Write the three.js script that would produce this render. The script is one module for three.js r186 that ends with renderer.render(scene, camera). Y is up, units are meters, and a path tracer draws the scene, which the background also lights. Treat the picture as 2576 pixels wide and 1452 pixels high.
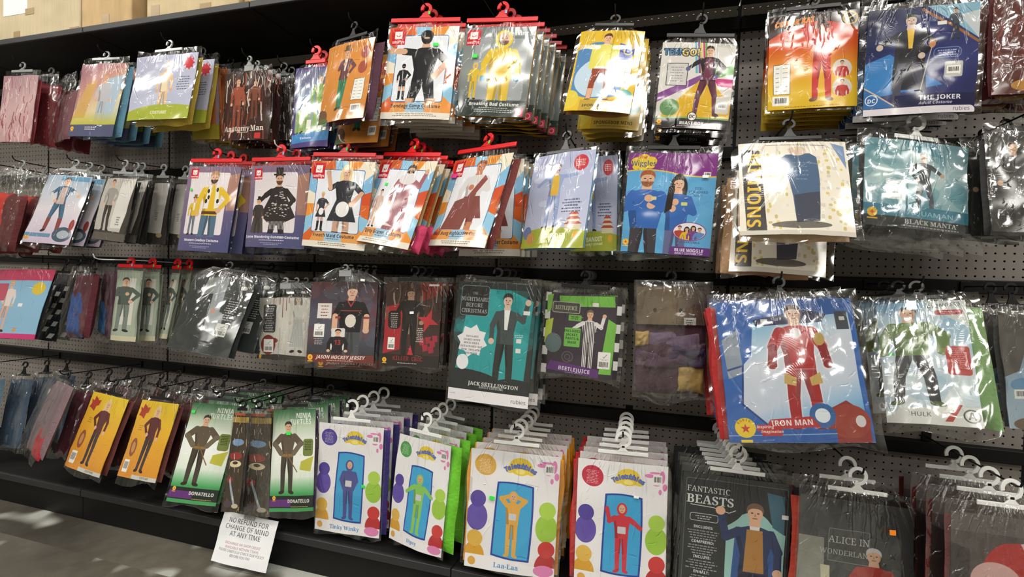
import * as THREE from 'three';
import { RoundedBoxGeometry } from 'three/addons/geometries/RoundedBoxGeometry.js';
import { RectAreaLightUniformsLib } from 'three/addons/lights/RectAreaLightUniformsLib.js';
import { mergeGeometries } from 'three/addons/utils/BufferGeometryUtils.js';

// ---------------------------------------------------------------- camera, light, exposure
const scene = new THREE.Scene();
const camera = new THREE.PerspectiveCamera(60.81, 2576 / 1452, 0.05, 60);
camera.position.set(0, 1.19, 2.0);
// the camera's own axes in the world, from the photograph's three vanishing points
camera.setRotationFromMatrix(new THREE.Matrix4().makeBasis(
  new THREE.Vector3(0.95931, 0.03000, -0.28075), new THREE.Vector3(-0.03760, 0.99906, -0.02170), new THREE.Vector3(0.27984, 0.03137, 0.95954)));
scene.background = new THREE.Color(0x000000);
const LAMP = { y: 3.72, w: 1.2, d: 0.28, power: 24.0, color: new THREE.Color(1.0, 0.965, 0.90) };
const LAMPS = [[-5.0, 1.75], [-2.4, 1.75], [0.2, 1.75], [2.8, 1.75], [-3.7, 3.35], [-1.1, 3.35], [1.55, 3.35], [5.0, 3.2], [-5.0, 5.4], [-2.4, 5.4], [0.2, 5.4], [2.8, 5.4]];
const EXPOSURE = 1.48;
RectAreaLightUniformsLib.init();

// ---------------------------------------------------------------- helpers
function rng(seed) { let s = seed >>> 0; return () => { s = (s + 0x6d2b79f5) >>> 0; let t = Math.imul(s ^ (s >>> 15), 1 | s); t = (t + Math.imul(t ^ (t >>> 7), 61 | t)) ^ t; return ((t ^ (t >>> 14)) >>> 0) / 4294967296; }; }
const taken = new Map();
function numbered(name) { const n = taken.get(name) ?? 0; taken.set(name, n + 1); return n ? name + '_' + String(n).padStart(3, '0') : name; }
function tag(o, label, category, group, kind) { if (label) o.userData.label = label; if (category) o.userData.category = category; if (group) o.userData.group = group; if (kind) o.userData.kind = kind; return o; }
function mesh(name, geo, mat, parent) { const m = new THREE.Mesh(geo, mat); m.name = parent === scene ? numbered(name) : name; m.castShadow = m.receiveShadow = true; parent.add(m); return m; }
const boxAt = (w, h, d, x, y, z, r = 0.003) => new RoundedBoxGeometry(w, h, d, 2, Math.min(r, w / 3, h / 3, d / 3)).translate(x, y, z);
const std = (o) => new THREE.MeshPhysicalMaterial(o);
const srgb = (h) => new THREE.Color(h);

// smooth value noise
function noise2(seed) {
  const r = rng(seed), T = new Float32Array(4096); for (let i = 0; i < 4096; i++) T[i] = r() * 2 - 1;
  const at = (x, y) => T[((x & 63) + ((y & 63) << 6)) & 4095];
  return (x, y) => { const xi = Math.floor(x), yi = Math.floor(y), a = x - xi, b = y - yi, u = a * a * (3 - 2 * a), v = b * b * (3 - 2 * b); return (at(xi, yi) * (1 - u) + at(xi + 1, yi) * u) * (1 - v) + (at(xi, yi + 1) * (1 - u) + at(xi + 1, yi + 1) * u) * v; };
}

// crease relief of polythene film: fans of fine folds from the top plus short, mostly upright creases
function creaseTexture(seed, n, fans, shorts) {
  const r = rng(seed), nz = noise2(seed + 7), h = new Float32Array(n * n);
  const line = (x0, y0, x1, y1, wd, amp) => {
    const L = Math.hypot(x1 - x0, y1 - y0), steps = Math.ceil(L * 1.3), dx = (x1 - x0) / L, dy = (y1 - y0) / L, ph = r() * 30;
    for (let s = 0; s <= steps; s++) { const t = s / steps, a = amp * Math.sin(Math.PI * Math.min(1, 0.08 + t)), bend = 5 * nz(ph + t * 2.5, ph) + 1.5 * nz(ph + t * 9, 3);
      for (let k = -Math.ceil(wd); k <= wd; k++) { const X = Math.round(x0 + dx * L * t - dy * (k + bend)), Y = Math.round(y0 + dy * L * t + dx * (k + bend)); if (X < 0 || Y < 0 || X >= n || Y >= n) continue; const q = 1 - Math.abs(k) / (wd + 1), v = a * q * q * (3 - 2 * q), i = Y * n + X; if (Math.abs(v) > Math.abs(h[i])) h[i] = v; } } };
  for (let i = 0; i < fans; i++) { const x = r() * n, len = n * (0.1 + 0.42 * r() * r()); line(n * 0.5 + (x - n * 0.5) * 0.8, n - 1, x + (r() - 0.5) * 30, n - len, 2.5 + 5 * r(), (r() < 0.5 ? -1 : 1) * (0.35 + 0.65 * r())); }
  for (let i = 0; i < shorts; i++) { const x = r() * n, y = r() * n, a = (r() < 0.72 ? Math.PI / 2 : 0.4) + (r() - 0.5) * 1.1, len = 20 + 130 * r() * r(); line(x, y, x + Math.cos(a) * len, y + Math.sin(a) * len, 2 + 5 * r(), (r() < 0.5 ? -1 : 1) * (0.1 + 0.4 * r())); }
  const d = new Uint8Array(n * n * 4);
  for (let y = 0; y < n; y++) for (let x = 0; x < n; x++) { const v = 0.5 + 0.3 * h[y * n + x] + 0.1 * nz(x / 110, y / 150), b = Math.max(0, Math.min(255, Math.round(v * 255))), i = (y * n + x) * 4; d[i] = d[i + 1] = d[i + 2] = b; d[i + 3] = 255; }
  const t = new THREE.DataTexture(d, n, n); t.magFilter = THREE.LinearFilter; t.wrapS = t.wrapT = THREE.RepeatWrapping; t.needsUpdate = true; return t;
}
const CREASE = [creaseTexture(11, 512, 22, 60), creaseTexture(23, 512, 30, 44), creaseTexture(37, 512, 16, 84)];
const CRUMPLE = creaseTexture(91, 512, 40, 190);
function canvasTexture(w, h, draw, repeat) {
  const c = document.createElement('canvas'); c.width = w; c.height = h; draw(c.getContext('2d'), w, h);
  const t = new THREE.CanvasTexture(c); t.colorSpace = THREE.SRGBColorSpace; if (repeat) t.wrapS = t.wrapT = THREE.RepeatWrapping; return t;
}
function clothTexture() {
  const n = 256, d = new Uint8Array(n * n * 4), a = noise2(5), r = rng(8);
  for (let y = 0; y < n; y++) for (let x = 0; x < n; x++) { const v = 150 + 55 * a(x / 26, y / 64) + 25 * a(x / 9 + 4, y / 12) + 22 * (r() - 0.5), i = (y * n + x) * 4; d[i] = d[i + 1] = d[i + 2] = Math.max(0, Math.min(255, v)); d[i + 3] = 255; }
  const t = new THREE.DataTexture(d, n, n); t.magFilter = THREE.LinearFilter; t.wrapS = t.wrapT = THREE.RepeatWrapping; t.needsUpdate = true; return t;
}
const CLOTH = clothTexture();

// ---------------------------------------------------------------- materials
const black = std({ color: srgb('#0b0b0c'), roughness: 0.5, specularIntensity: 0.6 });
const blackMatt = std({ color: srgb('#0d0d0e'), roughness: 0.75, specularIntensity: 0.6 });
const charcoal = std({ color: srgb('#2b2a2c'), roughness: 0.5 });
const PLASTIC = {
  red: std({ color: srgb('#d3141c'), roughness: 0.3 }), white: std({ color: srgb('#e4e5e2'), roughness: 0.35 }), black: std({ color: srgb('#151516'), roughness: 0.35 }),
  clear: std({ color: srgb('#c9cccb'), roughness: 0.25, transmission: 0.55, thickness: 0 }),
};
const film = [0, 1, 2].map((k) => std({ color: 0xf6f7f6, roughness: 0.1, transmission: 1, thickness: 0, ior: 2.0, bumpMap: k === 2 ? CRUMPLE : CREASE[k], bumpScale: 0.012 }));
const stickerMat = { green: std({ color: srgb('#2fe04a'), roughness: 0.6 }), white: std({ color: srgb('#f0efec'), roughness: 0.6 }), orange: std({ color: srgb('#f58a1c'), roughness: 0.6 }), pink: std({ color: srgb('#e0368a'), roughness: 0.6 }), blue: std({ color: srgb('#7fb4e8'), roughness: 0.6 }) };
const clothCache = new Map();
function clothMat(color) { if (!clothCache.has(color)) clothCache.set(color, std({ color: srgb(color), roughness: 0.78, bumpMap: CLOTH, bumpScale: 0.006, sheen: 0.3, sheenColor: srgb(color), sheenRoughness: 0.6 })); return clothCache.get(color); }

// ---------------------------------------------------------------- room
{
  const concrete = canvasTexture(1024, 1024, (c, w, h) => {
    const id = c.createImageData(w, h), a = noise2(31), b = noise2(32), r = rng(3);
    for (let y = 0; y < h; y++) for (let x = 0; x < w; x++) {
      const u = x / w * 64, v = y / h * 64;
      const big = a(u / 8, v / 8) * 0.6 + b(u / 3.2, v / 3.2) * 0.4, fine = a(u * 1.3, v * 1.3) * 0.5 + b(u * 3.7, v * 3.7) * 0.3 + (r() - 0.5) * 0.5;
      let L = 80 + 26 * big + 10 * fine, R = L * 1.03, G = L * 0.98, B = L * 0.87;
      const worn = Math.max(0, Math.min(1, (a(u / 5 + 20, v / 2.6 + 7) * 0.75 + b(u * 0.9, v * 0.6) * 0.45 - 0.06) * 3.4));
      R += (172 - R) * worn; G += (174 - G) * worn; B += (166 - B) * worn;
      const i = (y * w + x) * 4; id.data[i] = R; id.data[i + 1] = G; id.data[i + 2] = B; id.data[i + 3] = 255;
    }
    c.putImageData(id, 0, 0);
  }, true);
  concrete.repeat.set(0.25, 0.25);
  const fl = new THREE.BoxGeometry(18, 0.2, 10); { const p = fl.attributes.position, uv = fl.attributes.uv; for (let i = 0; i < p.count; i++) uv.setXY(i, p.getX(i), p.getZ(i)); }
  tag(mesh('floor', fl.translate(-1.5, -0.1, 4.6), std({ map: concrete, roughness: 0.38, bumpMap: CRUMPLE, bumpScale: 0.0006 }), scene), 'worn grey brown concrete floor with pale scuffed patches', null, null, 'structure');
  const paint = std({ color: srgb('#d9d6ce'), roughness: 0.85 });
  tag(mesh('ceiling', new THREE.BoxGeometry(18, 0.2, 10).translate(-1.5, 3.95, 4.6), paint, scene), 'off-white shop ceiling', null, null, 'structure');
  tag(mesh('wall_back', new THREE.BoxGeometry(18, 4.2, 0.2).translate(-1.5, 1.95, -0.3), paint, scene), 'painted wall behind the shelving', null, null, 'structure');
  tag(mesh('wall_front', new THREE.BoxGeometry(18, 4.2, 0.2).translate(-1.5, 1.95, 9.6), paint, scene), 'painted wall at the far side of the shop', null, null, 'structure');
  tag(mesh('wall_left', new THREE.BoxGeometry(0.2, 4.2, 10).translate(-10.5, 1.95, 4.6), paint, scene), 'painted end wall on the left', null, null, 'structure');
  tag(mesh('wall_right', new THREE.BoxGeometry(0.2, 4.2, 10).translate(7.5, 1.95, 4.6), paint, scene), 'painted end wall on the right', null, null, 'structure');
  const glow = std({ color: 0xffffff, emissive: LAMP.color, emissiveIntensity: 4, roughness: 0.5 });
  const housing = std({ color: srgb('#e8e8e6'), roughness: 0.5 });
  LAMPS.forEach(([x, z], i) => {
    const g = new THREE.Group(); g.name = numbered('ceiling_light'); g.position.set(x, LAMP.y, z); scene.add(g);
    const rowOf = i < 4 ? 0 : i < 8 ? 1 : 2, nth = [i, i - 4, i - 8][rowOf];
    tag(g, ['first', 'second', 'third', 'fourth'][nth] + ' ceiling light from the left in the row ' + ['nearest the shelving', 'over the middle of the aisle', 'farthest from the shelving'][rowOf], 'ceiling light', 'ceiling lights over the aisle');
    mesh('housing', boxAt(LAMP.w + 0.06, 0.08, LAMP.d + 0.06, 0, 0.09, 0, 0.01), housing, g);
    mesh('diffuser', boxAt(LAMP.w, 0.03, LAMP.d, 0, 0.04, 0, 0.008), glow, g);
    const l = new THREE.RectAreaLight(LAMP.color, LAMP.power, LAMP.w, LAMP.d); l.position.set(x, LAMP.y + 0.015, z); l.lookAt(x, 0, z); l.name = 'ceiling_light_lamp'; scene.add(l);
  });
}

// ---------------------------------------------------------------- gondola shelving
const BAR = [2.125, 1.656, 1.19, 0.641];
{
  const g = new THREE.Group(); g.name = 'gondola_shelving'; scene.add(g);
  tag(g, 'long run of black shop shelving with grey perforated back panels and a deep top shelf', 'shelving');
  const holes = canvasTexture(64, 64, (c) => { c.fillStyle = '#fff'; c.fillRect(0, 0, 64, 64); c.fillStyle = '#000'; c.beginPath(); c.arc(32, 32, 8.6, 0, 7); c.fill(); }, true); holes.colorSpace = THREE.NoColorSpace;
  const peg = std({ color: srgb('#8f8882'), roughness: 0.55, alphaMap: holes, alphaTest: 0.5, bumpMap: CLOTH, bumpScale: 0.0004 });
  const X0 = -5.23, BW = 0.915, N = 8;
  const back = [];
  for (let k = 0; k < N; k++) {
    const x0 = X0 + k * BW, xc = x0 + BW / 2;
    const spans = [[2.148, 2.2], [1.679, 2.102], [1.213, 1.633], [0.664, 1.167], [0.15, 0.618]];
    for (const [a, b] of spans) {
      const w = BW - 0.012, geo = new THREE.PlaneGeometry(w, b - a, 1, 1), uv = geo.attributes.uv, p = geo.attributes.position;
      for (let i = 0; i < p.count; i++) uv.setXY(i, (p.getX(i) + w / 2) / 0.0254 + 0.02, (p.getY(i) + (b - a) / 2) / 0.0254);
      mesh('pegboard_panel', mergeGeometries([geo.clone().translate(0, 0, 0.004), geo.clone().translate(0, 0, 0)]).translate(xc, (a + b) / 2, 0), peg, g);
    }
    mesh('back_sheet', new THREE.BoxGeometry(BW, 2.2, 0.01).translate(xc, 1.1, -0.03), blackMatt, g);
    for (const y of BAR) mesh('crossbar', boxAt(BW - 0.006, 0.045, 0.03, xc, y, 0.018), black, g);
    mesh('upright', boxAt(0.03, 2.2, 0.03, x0, 1.1, -0.012), black, g);
    mesh('base_deck', boxAt(BW - 0.002, 0.022, 0.4, xc, 0.128, 0.2), blackMatt, g);
    mesh('edge_rail', boxAt(BW - 0.004, 0.03, 0.014, xc, 0.126, 0.412), charcoal, g);
    mesh('kick_plate', boxAt(BW - 0.002, 0.112, 0.012, xc, 0.056, 0.402), black, g);
    mesh('top_shelf', boxAt(BW - 0.004, 0.02, 0.42, xc, 2.214, 0.195), black, g);
    mesh('shelf_edge', boxAt(BW - 0.004, 0.026, 0.01, xc, 2.213, 0.41), charcoal, g);
  }
}

// ---------------------------------------------------------------- cardboard boxes on the top shelf
{
  const kraft = (base, seed) => canvasTexture(256, 256, (c, w, h) => { const id = c.createImageData(w, h), a = noise2(seed), r = rng(seed); const b = srgb(base).getRGB({}, THREE.SRGBColorSpace); for (let y = 0; y < h; y++) for (let x = 0; x < w; x++) { const m = 1 + 0.05 * a(x / 40, y / 30) + 0.025 * a(x / 3, y / 60) + 0.03 * (r() - 0.5), i = (y * w + x) * 4; id.data[i] = 255 * b.r * m; id.data[i + 1] = 255 * b.g * m; id.data[i + 2] = 255 * b.b * m; id.data[i + 3] = 255; } c.putImageData(id, 0, 0); });
  const tape = std({ color: srgb('#a8906a'), roughness: 0.25 }), paper = std({ color: srgb('#e9ebee'), roughness: 0.7 });
  const B = [
    [-3.62, -3.16, 0.37, 0.42, '#bfae8d', 'plain brown cardboard box at the left end of the top shelf'],
    [-3.14, -2.572, 0.37, 0.45, '#c4b493', 'large brown cardboard box on the top shelf with a white paper label'],
    [-2.555, -2.25, 0.375, 0.40, '#bda074', 'narrow tan cardboard box on the top shelf between two larger boxes'],
    [-2.20, -1.695, 0.345, 0.44, '#c5b28c', 'wide pale cardboard box on the top shelf with two tape tabs'],
    [-1.68, -1.12, 0.33, 0.40, '#b78d58', 'darker orange-brown cardboard box at the right of the top shelf boxes'],
  ];
  B.forEach(([a, b, zf, h, col, label], i) => {
    const g = new THREE.Group(); g.name = numbered('cardboard_box'); g.position.set((a + b) / 2, 2.2255, zf - 0.2); if (i === 4) g.rotation.y = 0.03; scene.add(g);
    tag(g, label, 'box', 'cardboard boxes on the top shelf');
    const w = b - a, m = std({ map: kraft(col, 40 + i), roughness: 0.8 });
    mesh('carton', boxAt(w, h, 0.4, 0, h / 2, 0, 0.008), m, g);
    const t = (x, y, tw, th) => mesh('packing_tape', boxAt(tw, th, 0.0012, x, y, 0.2008, 0.0004), tape, g);
    if (i === 0) t(0.1, 0.03, 0.05, 0.05);
    if (i === 1) { t(-0.14, 0.028, 0.045, 0.055); t(0.25, 0.02, 0.06, 0.03); mesh('paper_label', boxAt(0.17, 0.2, 0.001, -0.15, 0.235, 0.2008, 0.0004), paper, g); t(-0.05, 0.14, 0.06, 0.03); }
    if (i === 2) { t(0, 0.035, 0.045, 0.06); t(0.1, 0.006, 0.1, 0.012); t(0.06, 0.2, 0.05, 0.06); }
    if (i === 3) { t(-0.2, 0.06, 0.05, 0.06); t(0.08, 0.04, 0.06, 0.05); t(0.22, 0.1, 0.03, 0.04); }
    if (i === 4) { mesh('packing_tape', boxAt(w * 0.9, 0.05, 0.0012, 0, 0.03, 0.2008, 0.0004), tape, g); }
  });
}
// ---------------------------------------------------------------- printed cards (flat print): drawn in units of 100 across
const SKIN = '#d9a989', DARKSKIN = '#6d4334';
function poly(c, col, pts) { c.fillStyle = col; c.beginPath(); pts.forEach(([x, y], i) => (i ? c.lineTo(x, y) : c.moveTo(x, y))); c.closePath(); c.fill(); }
function rect(c, col, x, y, w, h) { c.fillStyle = col; c.fillRect(x, y, w, h); }
function rrect(c, col, x, y, w, h, r, edge, lw) { c.beginPath(); c.roundRect(x, y, w, h, r); if (col) { c.fillStyle = col; c.fill(); } if (edge) { c.strokeStyle = edge; c.lineWidth = lw ?? 1; c.stroke(); } }
function ell(c, col, x, y, rx, ry, rot = 0) { c.fillStyle = col; c.beginPath(); c.ellipse(x, y, rx, ry, rot, 0, 7); c.fill(); }
function ring(c, col, x, y, rx, ry, lw) { c.strokeStyle = col; c.lineWidth = lw; c.beginPath(); c.ellipse(x, y, rx, ry, 0, 0, 7); c.stroke(); }
function stroke(c, col, lw, pts) { c.strokeStyle = col; c.lineWidth = lw; c.lineCap = c.lineJoin = 'round'; c.beginPath(); pts.forEach(([x, y], i) => (i ? c.lineTo(x, y) : c.moveTo(x, y))); c.stroke(); }
function grad(c, x0, y0, x1, y1, ...stops) { const g = c.createLinearGradient(x0, y0, x1, y1); stops.forEach((s, i) => g.addColorStop(i / (stops.length - 1), s)); return g; }
function text(c, s, x, y, size, col, o = {}) { c.save(); c.translate(x, y); if (o.rot) c.rotate(o.rot); if (o.sx) c.scale(o.sx, 1); c.font = (o.italic ? 'italic ' : '') + (o.light ? '' : 'bold ') + size + 'px ' + (o.font ?? 'sans-serif'); c.textAlign = o.align ?? 'center'; c.textBaseline = 'middle'; if (o.edge) { c.strokeStyle = o.edge; c.lineWidth = o.ew ?? size * 0.18; c.lineJoin = 'round'; c.strokeText(s, 0, 0); } c.fillStyle = col; c.fillText(s, 0, 0); c.restore(); }
function lines(c, x, y, w, n, lh, col, seed = 1, th = 0.35) { const r = rng(seed); for (let i = 0; i < n; i++) { const L = w * (0.6 + 0.4 * r()); let p = x - L / 2; while (p < x + L / 2 - 0.5) { const k = Math.min(1 + 3.2 * r(), x + L / 2 - p); rect(c, col, p, y + i * lh, k * 0.85, lh * th); p += k + 0.4; } } }
function barcode(c, x, y, w, h, tick) { rrect(c, '#ecebe6', x, y, w, h, 0.6); const r = rng(Math.round(x * 7 + y)); let p = x + w * 0.12; const top = tick ? y + h * 0.58 : y + h * 0.18, bh = tick ? h * 0.3 : h * 0.55; while (p < x + w * 0.88) { const k = 0.25 + 0.6 * r(); rect(c, '#2b2b2b', p, top, k, bh); p += k + 0.25 + 0.5 * r(); } if (tick) { stroke(c, '#333', 0.5, [[x + w * 0.42, y + h * 0.28], [x + w * 0.48, y + h * 0.36], [x + w * 0.7, y + h * 0.14]]); lines(c, x + w / 2, y + h * 0.42, w * 0.7, 2, 1.1, '#777', 4); } }
function chart(c, x, y, w, h, n = 6) { rrect(c, '#e9e7e0', x, y, w, h, 0.5, '#3a3a3a', 0.6); for (let i = 0; i < n; i++) { rect(c, '#555', x + w * 0.14, y + h * (i + 0.7) / (n + 0.5), w * 0.2, 0.6); rect(c, '#777', x + w * 0.55, y + h * (i + 0.7) / (n + 0.5), w * 0.3, 0.6); } rect(c, '#bbb', x + w * 0.45, y + 1, 0.3, h - 2); }
function blotches(c, H, cols, n, s0, s1, seed) { const r = rng(seed); for (let i = 0; i < n; i++) ell(c, cols[Math.floor(r() * cols.length)], r() * 100, r() * H, s0 + (s1 - s0) * r(), s0 + (s1 - s0) * r(), r() * 3); }
function star(c, col, x, y, r0, r1, n, rot = 0) { poly(c, col, Array.from({ length: n * 2 }, (_, i) => { const r = i % 2 ? r1 : r0, a = rot + i * Math.PI / n; return [x + Math.cos(a) * r, y + Math.sin(a) * r]; })); }
// a plain person in a costume: h is the full standing height, o picks clothes and pose
const ARMS = { down: [[-15, 33], [-15, 48]], hip: [[-20, 31], [-10, 44]], out: [[-18, 26], [-27, 33]], wide: [[-19, 20], [-31, 19]], wave: [[-18, 26], [-22, 8]], head: [[-19, 12], [-6, 7]], fold: [[-15, 33], [4, 30]], low: [[-14, 33], [-8, 47]], chest: [[-14, 31], [-2, 24]], flex: [[-19, 31], [-18, 46]], side: [[-15.5, 33], [-17.5, 47]] };
function person(c, x, y, h, o) {
  c.save(); c.translate(x, y); c.scale(h / 100 * (o.fat ?? 1), h / 100); c.rotate(o.lean ?? 0);
  const skin = o.skin ?? SKIN, top = o.top ?? '#333', legs = o.legs ?? '#333', st = o.stance ?? 6, sh = o.shoes ?? '#2a2523', dark = 'rgba(0,0,0,0.22)';
  if (o.glow) { c.shadowColor = o.glow; c.shadowBlur = 14; }
  if (o.cape) poly(c, o.cape, [[-10, 17], [10, 17], [20, 88], [-20, 88]]);
  if (o.longhair) ell(c, o.hair ?? '#2b1c14', 0, 12, 8, 14);
  if (o.coat) poly(c, o.coat, [[-12, 18], [12, 18], [15, 78], [-15, 78]]);
  for (const s of [-1, 1]) { // legs
    const kn = [s * (st * 0.75 + 1.5), 72], ft = [s * st, 95];
    poly(c, legs, [[s * 0.3, 48], [s * 9.3, 46], [kn[0] + s * 3.6, kn[1]], [ft[0] + s * 3.3, ft[1]], [ft[0] - s * 2.9, ft[1]], [kn[0] - s * 3.7, kn[1]], [s * 0.2, 54]]);
    if (o.bare) poly(c, skin, [[kn[0] + s * 4.4, o.bare], [kn[0] + s * 3.6, kn[1]], [ft[0] + s * 2.8, ft[1]], [ft[0] - s * 2.4, ft[1]], [kn[0] - s * 3.5, kn[1]], [kn[0] - s * 4.2, o.bare]]);
    if (o.boots) poly(c, o.boots, [[kn[0] + s * 4, o.bootTop ?? 74], [ft[0] + s * 3.4, ft[1]], [ft[0] - s * 3, ft[1]], [kn[0] - s * 4, o.bootTop ?? 74]]);
    ell(c, sh, ft[0] + s * 1.6, 96.5, 4.6, 2.4, s * 0.25);
    poly(c, dark, [[s * 0.3, 50], [s * 2.6, 50], [kn[0] - s * 1.4, kn[1]], [kn[0] - s * 3.6, kn[1]]]);
  }
  poly(c, skin, [[-3, 11], [3, 11], [4, 18], [-4, 18]]);
  const waist = o.waist ?? 8;
  poly(c, top, [[-4, 16.5], [4, 16.5], [11.5, 19], [12, 24], [waist + 0.6, 38], [9.6, 50], [-9.6, 50], [-waist - 0.6, 38], [-12, 24], [-11.5, 19]]);
  poly(c, dark, [[-waist - 0.6, 38], [-9.6, 50], [-5, 50], [-6, 36], [-9, 24], [-12, 24]]);
  if (o.shirt) poly(c, o.shirt, [[-3.2, 16.5], [3.2, 16.5], [1.6, 36], [-1.6, 36]]);
  if (o.belt) rect(c, o.belt, -9.4, 45, 18.8, 3.4);
  if (o.patch) rrect(c, o.patch, -6, 33, 12, 10, 1);
  if (o.panel) poly(c, o.panel, [[-5, 19], [5, 19], [6.5, 49], [-6.5, 49]]);
  if (o.stripes) { c.save(); c.beginPath(); c.rect(-13, 17, 26, 78); c.clip(); for (let k = -11; k < 12; k += 3) { rect(c, o.stripes, k * 0.82, 18, 1.1, 32); rect(c, o.stripes, k * 0.82, 50, 1, 44); } c.restore(); }
  if (o.skirt) { poly(c, o.skirt, [[-waist - 1, 40], [waist + 1, 40], [17, 64], [-17, 64]]); if (o.apron) ell(c, o.apron, 0, 50, 8, 9); }
  if (o.dress) { poly(c, o.dress, [[-waist, 38], [waist, 38], [15, 90], [-15, 90]]); for (let k = -3; k < 4; k++) stroke(c, 'rgba(0,0,0,0.18)', 0.8, [[k * 2, 42], [k * 4, 88]]); }
  if (o.tabard) rrect(c, o.tabard, -17, 17, 34, 36, 4);
  (o.arms ?? ['down', 'down']).forEach((k, i) => {
    const s = i ? 1 : -1, A = ARMS[k], E = [-s * A[0][0], A[0][1]], Hn = [-s * A[1][0], A[1][1]];
    stroke(c, top, 6.2 * (o.arm ?? 1), [[s * 10, 21], E]); stroke(c, o.sleeve ?? top, 5 * (o.arm ?? 1), [E, Hn]);
    ell(c, o.glove ?? skin, Hn[0], Hn[1], 3.1, 3.1);
  });
  if (o.poncho) { poly(c, o.poncho, [[-5, 16], [5, 16], [24, 50], [12, 56], [0, 60], [-14, 56], [-24, 48]]); const r = rng(9); for (let k = 0; k < 60; k++) { const yy = 20 + r() * 30, ww = (yy - 14) * 0.55; rect(c, '#cfc7c2', (r() * 2 - 1) * ww, yy, 2.4, 0.8); } for (let k = -9; k < 10; k++) rect(c, '#cfc7c2', k * 1.9, 55, 0.6, 9); }
  if (o.sash) poly(c, o.sash, [[-9, 46], [-4, 50], [12, 22], [8, 17]]);
  if (o.hood) ell(c, o.hood, 0, 8, 7.6, 9.4);
  if (o.beardless !== 0) {
    ell(c, skin, 0, 7.4, 4.7, 6.3);
    if (!o.hood) { c.fillStyle = o.hair ?? '#2b1c14'; c.beginPath(); c.moveTo(-5.2, 7.5); c.quadraticCurveTo(-6.4, 0, 0, -0.4); c.quadraticCurveTo(6.4, 0, 5.2, 7.5); c.quadraticCurveTo(4.4, 3.4, 0.6, 3.6); c.quadraticCurveTo(-4.2, 3.2, -5.2, 7.5); c.fill(); }
    if (o.beard) { c.fillStyle = o.beard; c.beginPath(); c.ellipse(0, 9, 4.6, 5.2, 0, 0.1, Math.PI - 0.1); c.fill(); }
    rect(c, '#3a2a22', -2.6, 6.6, 1.4, 0.8); rect(c, '#3a2a22', 1.2, 6.6, 1.4, 0.8); rect(c, 'rgba(120,50,40,0.8)', -1.5, 10.4, 3, 0.7); poly(c, 'rgba(120,70,50,0.45)', [[0, 7], [0.9, 9.2], [-0.6, 9.2]]);
    if (o.mask) { ell(c, o.mask, 0, 6.8, 5, 6.6); ell(c, SKIN, 0, 7.4, 2.6, 0.9); }
  }
  if (o.hat) { rect(c, o.hat, -8, 1.6, 16, 1.8); rrect(c, o.hat, -4.8, -5.4, 9.6, 7.6, 1); }
  c.restore();
}
// shared layouts
function smiffys(c, H, title, sub, draw, seed) {
  rect(c, '#e9dfcf', 0, 0, 100, H);
  const cols = ['#d9612a', '#8ec4e2', '#e98f35', '#efe3cc', '#7fb7dd', '#cf4a24'], cx = 50, cy = H * 0.5;
  for (let k = 0; k < 18; k++) { const a = k / 18 * 6.283, b = (k + 1) / 18 * 6.283; poly(c, cols[k % 6], [[cx, cy], [cx + Math.cos(a) * 120, cy + Math.sin(a) * 120], [cx + Math.cos(b) * 120, cy + Math.sin(b) * 120]]); }
  const r = rng(seed); for (let k = 0; k < 40; k++) star(c, 'rgba(255,232,190,0.75)', r() * 100, r() * H, 0.9, 0.35, 5, r());
  rrect(c, '#e6e9f0', 13, 12, 74, H * 0.72, 3, '#2f6fa8', 1); c.save(); c.beginPath(); c.roundRect(0, 2, 100, H * 0.85, 3); c.clip(); draw(); c.restore();
  const y = H * 0.86; rect(c, '#e7dfd2', 0, H * 0.93, 100, H * 0.07);
  poly(c, '#e39a52', [[18, y - 4], [82, y - 4], [88, H * 0.93], [12, H * 0.93]]); poly(c, '#9fc4dc', [[38, y - 4], [62, y - 4], [64, H * 0.93], [36, H * 0.93]]);
  text(c, title, 50, y, 6.2, '#1c2238'); lines(c, 50, y + 4, 34, 1, 2, '#333', seed); lines(c, 50, H * 0.945, 66, 2, 2.4, '#5b564d', seed + 1);
  smile(c, 4, 3);
}
function smile(c, x, y, s = 1) { rect(c, '#c9182a', x, y, 20 * s, 21 * s); rect(c, '#f4efe9', x + 4.5 * s, y + 3 * s, 11 * s, 10 * s); c.strokeStyle = '#c9182a'; c.lineWidth = 0.9 * s; c.beginPath(); c.arc(x + 10 * s, y + 6.6 * s, 3.2 * s, 0.25, 2.7); c.stroke(); text(c, 'smiffys', x + 10 * s, y + 17 * s, 5.2 * s, '#f6e9e4'); }
function western(c, H, title, draw) {
  rect(c, grad(c, 0, 0, 60, H, '#8d7186', '#6a5c7c', '#4a4c76'), 0, 0, 100, H); poly(c, 'rgba(210,140,90,0.55)', [[80, 15], [100, 10], [100, 70], [84, 70]]);
  rrect(c, '#e2d8dc', 8, 10, 74, H * 0.73, 3); c.save(); c.beginPath(); c.rect(0, 0, 100, H * 0.83); c.clip(); draw(); c.restore();
  text(c, title, 46, H * 0.87, 5.4, '#e9e6ee'); lines(c, 46, H * 0.905, 50, 1, 2.4, '#cfcad8', 3, 0.5); lines(c, 46, H * 0.94, 44, 2, 2.2, '#a9a5bd', 5); smile(c, 6, 4, 0.75);
}
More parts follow.
